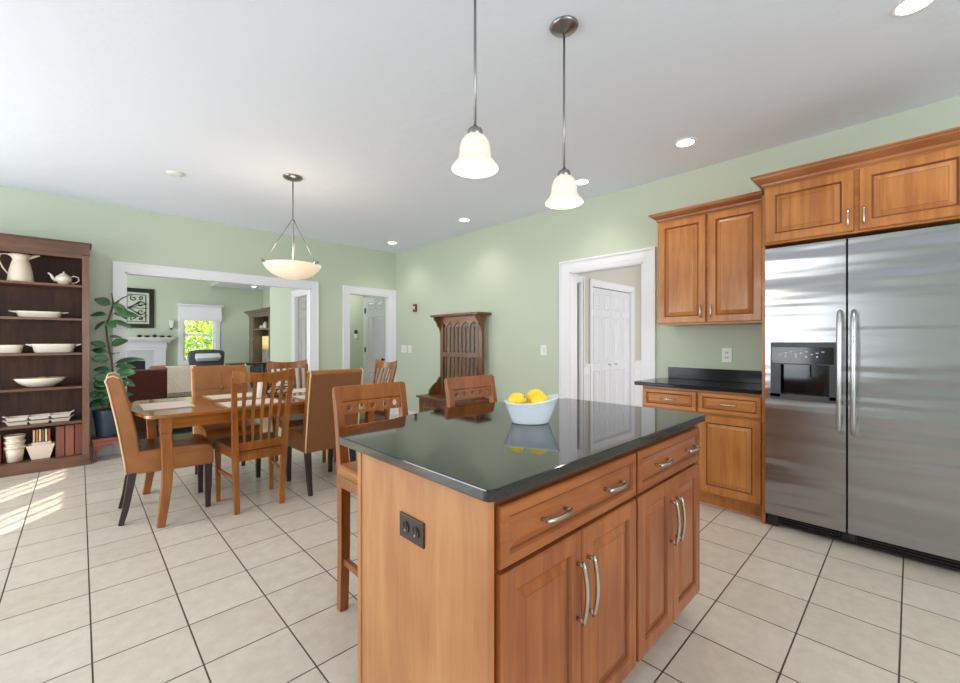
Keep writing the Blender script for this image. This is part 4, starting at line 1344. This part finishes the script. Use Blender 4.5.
for k in range(N_):
    yy = HY0 + .10 + (HY1 - HY0 - .20) * (k + .5) / N_
    ht.part('slat', MB().box(XB + .012, XB + .030, yy - .020, yy + .020, .52, 1.46), TREEW)
ht.part('middle_rail', MB().box(XB - .002, XB + .04, HY0 + .10, HY1 - .10, 1.03, 1.10), TREEW, .003)
ht.part('bottom_rail', MB().box(XB - .002, XB + .04, HY0 + .10, HY1 - .10, .495, .58), TREEW, .003)
# scalloped head board: pointed arches
mb = MB()
W_ = HY1 - HY0 - .20
for k in range(45):
    a, b = k / 45, (k + 1) / 45
    f_ = lambda t_: 1.45 + .075 * (1 - abs(((t_ * 4.5) % 1) * 2 - 1)) ** .6
    ya, yb = HY0 + .10 + W_ * a, HY0 + .10 + W_ * b
    za, zb = f_(a), f_(b)
    mb.add([(XB - .004, ya, za), (XB - .004, yb, zb), (XB - .004, yb, 1.60), (XB - .004, ya, 1.60), (XB + .018, ya, za), (XB + .018, yb, zb), (XB + .018, yb, 1.60), (XB + .018, ya, 1.60)],
           [(0, 1, 2, 3), (7, 6, 5, 4), (0, 4, 5, 1)])
ht.part('scalloped_rail', mb, wood('hall_tree_light', (166, 108, 72), (134, 82, 50), 'y', .35), label='head rail cut into pointed scallops')
ht.part('top_shelf', MB().box(3.66, RX - .003, HY0 - .03, HY1 + .03, 1.60, 1.632), TREEW, .006)
for yy in (HY0 + .02, HY1 - .045):
    ht.part('shelf_bracket', MB().prism([(XB, 1.38), (XB, 1.60), (3.68, 1.60), (3.69, 1.56), (3.73, 1.52), (3.75, 1.47), (3.785, 1.44)], 'y', yy, yy + .025), TREEW, .002)
    ht.part('arm_bracket', MB().prism([(XB, .495), (XB, .74), (3.77, .72), (3.74, .67), (3.66, .62), (3.60, .56), (3.59, .495)], 'y', yy, yy + .025), TREEW, .002)

# ================================================================== LIVING ROOM
FY = 13.4
GREYW = mat('mantel_grey_white', (206, 208, 216), .5)
fp = Thing('fireplace', 'pale grey fireplace mantel with dentil cornice in the room beyond', 'fireplace', (.6, FY - .1, 0))
fp.part('mantel_shelf', MB().box(-.52, 1.76, FY - .30, FY - .002, 1.315, 1.352).box(-.47, 1.71, FY - .26, FY - .002, 1.28, 1.315).box(-.44, 1.66, FY - .22, FY - .002, 1.245, 1.28), GREYW, .004)
mb = MB()
for k in range(36): mb.box(-.42 + k * .0585, -.39 + k * .0585, FY - .235, FY - .21, 1.215, 1.245)
fp.part('dentil_moulding', mb, GREYW)
fp.part('frieze', MB().box(-.40, 1.60, FY - .20, FY - .002, 1.03, 1.245).box(-.43, 1.63, FY - .215, FY - .002, 1.10, 1.125), GREYW, .002)
for (a, b) in ((-.38, -.12), (1.34, 1.58)):
    fp.part('pilaster', MB().box(a, b, FY - .20, FY - .002, 0, 1.03).box(a - .01, b + .01, FY - .215, FY - .002, 0, .12), GREYW, .002)
fp.part('hearth_surround', MB().box(-.12, 1.34, FY - .16, FY - .002, .77, 1.03).box(-.12, .04, FY - .16, FY - .002, 0, .77).box(1.18, 1.34, FY - .16, FY - .002, 0, .77), mat('surround_stone', (186, 188, 196), .5))
fp.part('firebox', MB().box(.04, 1.18, FY - .05, FY - .002, 0, .77), mat('sooty_black', (16, 16, 18), .6), label='black firebox')
for k, xx in enumerate((1.13, 1.30, 1.47, 1.62 - .03, 1.68)):
    xx = 1.06 + k * .15
    w = (.055, .06, .055, .055, .06)[k]
    nm = ('leftmost', 'second from the left', 'middle, round', 'fourth from the left', 'rightmost, flattest')[k]
    tag(MB().lathe([(.001, 0), (w * .6, 0), (w * .5, .012), (w, .03), (w * .95, .05 if k != 4 else .034), (w * .4, .07 if k in (0, 2) else .052), (.001, .05 if k != 2 else .085)], (xx, FY - .15, 1.3525), 14).build('mantel_ornament', mat('dark_green_ceramic', (44, 50, 36), .35)),
        'small dark ornament on the mantel shelf, ' + nm, 'ornament', 'dark ornaments on the mantel')

# wall art: dark frame, pale field, scrolling ironwork
AX0, AX1, AZ0, AZ1 = .30, 1.36, 1.59, 2.575
wa = Thing('framed_art', 'dark framed wall art of scrolling black ironwork above the mantel', 'wall art', ((AX0 + AX1) / 2, FY - .02, (AZ0 + AZ1) / 2))
BLKF = mat('black_brown_frame', (30, 24, 22), .35)
wa.part('frame', MB().box(AX0, AX0 + .085, FY - .05, FY - .002, AZ0, AZ1).box(AX1 - .10, AX1, FY - .05, FY - .002, AZ0, AZ1).box(AX0 + .1, AX1 - .1, FY - .05, FY - .002, AZ0, AZ0 + .10).box(AX0 + .1, AX1 - .1, FY - .05, FY - .002, AZ1 - .10, AZ1), BLKF, .006)
wa.part('backing', MB().box(AX0 + .1, AX1 - .1, FY - .02, FY - .004, AZ0 + .1, AZ1 - .1), mat('pale_backing', (206, 214, 200), .7))
sc_ = MB()
cx, cz = (AX0 + AX1) / 2, (AZ0 + AZ1) / 2
hw, hh = (AX1 - AX0) / 2 - .17, (AZ1 - AZ0) / 2 - .16
yy = FY - .035
for (p, q) in (((-1.1, -.35), (-.1, -.02)), ((1.1, .35), (.1, .02)), ((-1, -1), (1, -1)), ((1, -1), (1, 1)), ((1, 1), (-1, 1)), ((-1, 1), (-1, -1)), ((-1.1, 0), (1.1, 0)), ((0, -1.1), (0, 1.1)), ((.6, -.85), (1.1, -.5)), ):
    sc_.tube([(cx + p[0] * hw, yy, cz + p[1] * hh), (cx + q[0] * hw, yy, cz + q[1] * hh)], .007, 5)
for sx in (-1, 1):
    for sz in (-1, 1):
        sc_.tube([(cx + sx * hw * t_, yy, cz + sz * hh * (t_ ** 1.3) * .8) for t_ in (.02, .2, .4, .6, .75)], [.006, .012, .012, .02, .004], 5)
        for (ox, oz, r0, s0) in ((.75, .28, .075, 0), (.35, .72, .07, 2), (.72, .78, .05, 4)):
            pts = []
            for k in range(16):
                a = s0 + k * .45; r = r0 * (1 - k / 20)
                pts.append((cx + sx * (hw * ox + r * math.cos(a)), yy, cz + sz * (hh * oz + r * math.sin(a))))
            sc_.tube(pts, .010, 5)
wa.part('iron_scrollwork', sc_, mat('black_iron', (24, 24, 24), .5), label='black scroll ironwork')
t = Thing('wall_sconce', 'small white wall sconce between the wall art and the far window', 'sconce', (1.71, FY - .05, 1.70))
t.part('shade', MB().prism([(1.66, 1.80), (1.76, 1.80), (1.735, 1.60), (1.685, 1.60)], 'y', FY - .11, FY - .03), mat('sconce_white', (240, 238, 230), .4), .008)
t.part('bracket', MB().box(1.69, 1.73, FY - .035, FY - .001, 1.56, 1.66), BLKF, .003)

# window of living room
window('window_5', 'y', FY + .06, 1.97, 2.70, .74, 2.12, 1, 2, inside=-1, casew=.11, mun=.03)
t = Thing('roman_shade', 'white roman shade drawn partly down over the far window', 'window shade', (2.37, FY - .08, 2.0))
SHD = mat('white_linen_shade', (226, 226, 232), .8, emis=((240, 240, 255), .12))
t.part('valance', MB().box(1.83, 2.87, FY - .16, FY - .062, 2.20, 2.245), WHITE, .004)
mb = MB()
for k in range(4): mb.prism([(FY - .10 - .018 * k, 1.80 + .02 * k), (FY - .075, 1.80 + .10 * k), (FY - .075, 1.90 + .10 * k), (FY - .11, 1.87 + .10 * k)], 'x', 1.87, 2.83)
t.part('fabric', mb, SHD, label='gathered white fabric folds')
# foliage outside
tr = Thing('garden_tree', 'sunlit yellow-green tree seen through the far window', 'tree', (3.2, 18.5, -.5))
tr.part('trunk', MB().tube([(4.6, 19.8, -.5), (4.5, 19.7, 1.5), (4.55, 19.8, 3.5)], [.16, .12, .08], 8), mat('bark', (90, 74, 58), .9))
fo = MB()
for k in range(9000):
    p = Vector((3.2 + random.uniform(-2.4, 2.4), 18.3 + random.gauss(0, .6), random.uniform(-.3, 3.6)))
    a = Vector((random.uniform(-1, 1), random.uniform(-1, 1), random.uniform(-1, 1))).normalized() * random.uniform(.06, .12)
    b = a.orthogonal().normalized() * random.uniform(.03, .06)
    fo.add([tuple(p - a), tuple(p + b), tuple(p + a), tuple(p - b)], [(0, 1, 2, 3)])
lm = mat('sunlit_leaf', (190, 214, 60), .6, noise=(1.7, (150, 186, 40)))
lm.node_tree.nodes['Principled BSDF'].inputs['Emission Strength'].default_value = 0
tr.part('foliage', fo, lm)
area('garden_sky_light', (2.8, 15.2, 4.6), (0.05, 1, -.75), 4, 3, 420, (1, 1, .95))

# armchair + pillow
ac = Thing('armchair', 'grey upholstered armchair with arched back near the far window', 'armchair', (2.5, 12.0, 0))
GREYF = mat('charcoal_fabric', (84, 86, 92), .85)
pr_ = [(2.12, .35), (2.08, .98), (2.14, 1.02), (2.35, 1.05), (2.60, 1.05), (2.80, 1.02), (2.86, .98), (2.82, .35)]
ac.part('backrest', MB().prism(pr_, 'y', 12.3, 12.42), GREYF, .03)
ac.part('seat', MB().box(2.14, 2.80, 11.7, 12.3, .2, .46), GREYF, .03)
for a, b in ((2.05, 2.15), (2.79, 2.89)): ac.part('armrest', MB().box(a, b, 11.7, 12.32, .18, .62), GREYF, .03)
for a in (2.12, 2.82):
    for b in (11.76, 12.34): ac.part('leg', MB().box(a - .02, a + .02, b - .02, b + .02, 0, .2), ESPRESSO)
tag(MB().loft([[(2.24, 12.20, .78), (2.70, 12.20, .78), (2.70, 12.28, .78), (2.24, 12.28, .78)], [(2.20, 12.10, .87), (2.74, 12.10, .87), (2.74, 12.28, .87), (2.20, 12.28, .87)], [(2.22, 12.2, .97), (2.72, 12.2, .97), (2.72, 12.28, .97), (2.22, 12.28, .97)], ], True).build('throw_pillow', mat('pale_grey_pillow', (222, 224, 230), .8), None, (0, 0, 0), .01), 'pale grey pillow leaning on the grey armchair', 'pillow')
bpy.data.objects['throw_pillow'].location.z = -.02
bpy.data.objects['throw_pillow'].location.x = -.16
ac.o.location.x -= .16

# sofa + throw
so = Thing('sofa', 'dark reddish brown sofa seen from behind through the wide opening', 'sofa', (.2, 7.2, 0))
SOF = mat('oxblood_fabric', (92, 40, 26), .85, noise=(40, (74, 30, 20)), sheen=.05)
so.part('back_frame', MB().box(-.65, 1.66, 6.75, 6.97, .10, .885), SOF, .03)
so.part('seat_base', MB().box(-.63, 1.64, 6.97, 7.70, .12, .44), SOF, .03)
for a, b in ((-.65, -.42), (1.43, 1.66)): so.part('armrest', MB().box(a, b, 6.98, 7.68, .14, .64), SOF, .04)
for a in (-.58, 1.58):
    for b in (6.8, 7.62): so.part('leg', MB().box(a - .03, a + .03, b - .03, b + .03, 0, .12), ESPRESSO)
for k, (a, b, c_) in enumerate(((-.40, .50, .0), (.52, 1.42, .02))): so.part('seat_cushion', MB().box(a, b, 7.0, 7.70, .445, .56), SOF, .03)
tag(MB().box(.66, .88, 7.0, 7.12, .57, .925).build('throw_pillow', mat('rose_pillow', (196, 128, 112), .8), None, (0, 0, 0), .04), 'rose coloured pillow peeping over the back of the dark sofa', 'pillow')
th = Thing('throw_blanket', 'cream knitted throw blanket with fringe draped over the sofa back', 'blanket', (.98, 6.75, .6))
THM = mat('cream_knit', (248, 234, 220), .95, noise=(60, (230, 214, 196)), bump=(120, .7, .006))
path = [(6.738, .57), (6.735, .72), (6.735, .86), (6.742, .90), (6.77, .914), (6.86, .917), (6.95, .912), (6.985, .88), (6.987, .66)]
rings = []
for xk in range(9):
    X = .82 + xk * .04
    wv = .004 * math.sin(xk * 2.1)
    outer_ = [(X, y_ + (wv if y_ < 6.8 else 0) - (.0 if z_ > .9 else .0), z_ + abs(wv) * .8) for y_, z_ in path]
    inner_ = [(X, min(max(y_ + (.012 if y_ < 6.76 else (-.012 if y_ > 6.96 else 0)), 6.70), 7), z_ - (.0 if z_ < .9 else .014)) for y_, z_ in path[::-1]]
    rings.append(outer_ + inner_)
th.part('cloth', MB().loft([[(p[0], p[1] - .016, p[2] + .004) for p in r] for r in rings]), THM)
fg = MB()
for k in range(40):
    X = .822 + k * .0081
    fg.tube([(X, 6.728, .572), (X + .002, 6.726, .545), (X - .001 + .002 * (k % 2), 6.728, .520)], .0022, 4)
th.part('fringe', fg, THM)
# console edge behind sofa back on the right (dark shelf line)
t = Thing('console_table', 'dark narrow console table behind the buttoned chair, beyond the opening', 'console table', (1.98, 7.6, 0))
t.part('tabletop', MB().box(1.70, 2.30, 7.45, 7.75, .87, .90), ESPRESSO, .003)
for a in (1.73, 2.27):
    for b in (7.48, 7.72): t.part('leg', MB().box(a - .02, a + .02, b - .02, b + .02, 0, .87), ESPRESSO)

# armoire with screen
ar = Thing('entertainment_cabinet', 'tall olive-brown media cabinet with pilasters beyond the opening', 'cabinet', (3.6, 11.6, 0))
ARM = wood('aged_olive_wood', (120, 108, 86), (92, 78, 58), 'z', .5)
ARD = mat('cabinet_dark_inside', (40, 18, 12), .5)
AX = 3.30
A0, A1 = 10.55, 12.50
ar.part('body', MB().box(AX + .05, 3.92, A0 + .02, A1 - .02, 0, .62).box(3.84, 3.92, A0 + .02, A1 - .02, .62, 1.95), ARD)
for (a, b) in ((A0, A0 + .34), (A1 - .45, A1)):
    ar.part('pilaster', MB().box(AX + .02, 3.90, a, b, .62, 1.95).box(AX, AX + .03, a + .05, b - .05, .70, 1.30).box(AX, AX + .03, a + .05, b - .05, 1.36, 1.90).box(AX - .01, AX + .03, a, b, .60, .66), ARM, .004)
ar.part('header', MB().box(AX + .01, 3.90, A0, A1, 1.88, 1.96), ARM, .004)
ar.part('cornice', crown([(3.92, A1), (AX, A1), (AX, A0), (3.92, A0)], 1.94, 2.06, .10).box(AX, 3.9, A0, A1, 2.04, 2.055), ARM)
ar.part('shelf', MB().box(AX + .02, 3.84, A0 + .34, A1 - .45, 1.55, 1.585), ARM)
for (a, b) in ((A0 + .02, 11.60), (11.65, A1 - .02)):
    dd = ar.part('door', MB().panel(lambda u, v, n, a=a: (AX + .05 - n, a + u, .08 + v), b - a, .50, DOOR_PROF), ARD)
    ar.part('knob', MB().sphere((AX + .02, b - .05 if a < 11 else a + .05, .35), .014, 8, 6), NICKEL, parent=dd)
tv = Thing('television', 'lit screen showing yellow sky over a dark pattern inside the media cabinet', 'television', (3.45, 11.3, .64))
tv.part('bezel', MB().box(3.50, 3.56, 10.93, 12.02, .66, 1.42).box(3.48, 3.60, 11.2, 11.7, .621, .66), BLACKPL, .004)
m = mat('screen_picture', (20, 20, 20), .3)
nt = m.node_tree; b = nt.nodes['Principled BSDF']
tc = nt.nodes.new('ShaderNodeTexCoord'); sp = nt.nodes.new('ShaderNodeSeparateXYZ'); mr = nt.nodes.new('ShaderNodeMapRange')
mr.inputs['From Min'].default_value = .69; mr.inputs['From Max'].default_value = 1.37
no = nt.nodes.new('ShaderNodeTexVoronoi'); no.inputs['Scale'].default_value = 26
r1 = nt.nodes.new('ShaderNodeValToRGB'); r1.color_ramp.elements[0].color = (.03, .04, .08, 1); r1.color_ramp.elements[1].color = (.55, .45, .35, 1); r1.color_ramp.elements[0].position = .2
r2 = nt.nodes.new('ShaderNodeValToRGB'); r2.color_ramp.elements[0].color = (.75, .35, .05, 1); r2.color_ramp.elements[0].position = .5; r2.color_ramp.elements[1].color = (1, .85, .35, 1); r2.color_ramp.elements[1].position = .75
st_ = nt.nodes.new('ShaderNodeMath'); st_.operation = 'GREATER_THAN'; st_.inputs[1].default_value = .52
mx = nt.nodes.new('ShaderNodeMix'); mx.data_type = 'RGBA'
L = nt.links.new
L(tc.outputs['Object'], sp.inputs[0]); L(sp.outputs['Z'], mr.inputs['Value']); L(tc.outputs['Object'], no.inputs['Vector'])
L(no.outputs['Distance'], r1.inputs['Fac']); L(mr.outputs['Result'], r2.inputs['Fac']); L(mr.outputs['Result'], st_.inputs[0])
L(st_.outputs[0], mx.inputs[0]); L(r1.outputs['Color'], mx.inputs[6]); L(r2.outputs['Color'], mx.inputs[7])
L(mx.outputs[2], b.inputs['Emission Color']); b.inputs['Emission Strength'].default_value = .9
mr.inputs['From Min'].default_value = .69 - .64; mr.inputs['From Max'].default_value = 1.37 - .64
tv.part('screen', MB().box(3.496, 3.50, 10.96, 11.99, .69, 1.39), m, label='glowing picture')
for k, (yy, h_) in enumerate(((11.55, .17), (11.10, .2), (11.85, .09))):
    nm = ('rounded white figurine in the middle of the upper shelf', 'tall white figurine at the right on the upper shelf', 'small white cup at the left on the upper shelf')[k]
    tag(MB().lathe([(.001, 0), (.06, 0), (.05, .02), (.07, h_ * .5), (.05, h_ * .8), (.03, h_), (.001, h_)], (3.45, yy, 1.5855), 14).build('figurine', CREAMP), nm + ' of the media cabinet', 'figurine', 'white figurines in the media cabinet')
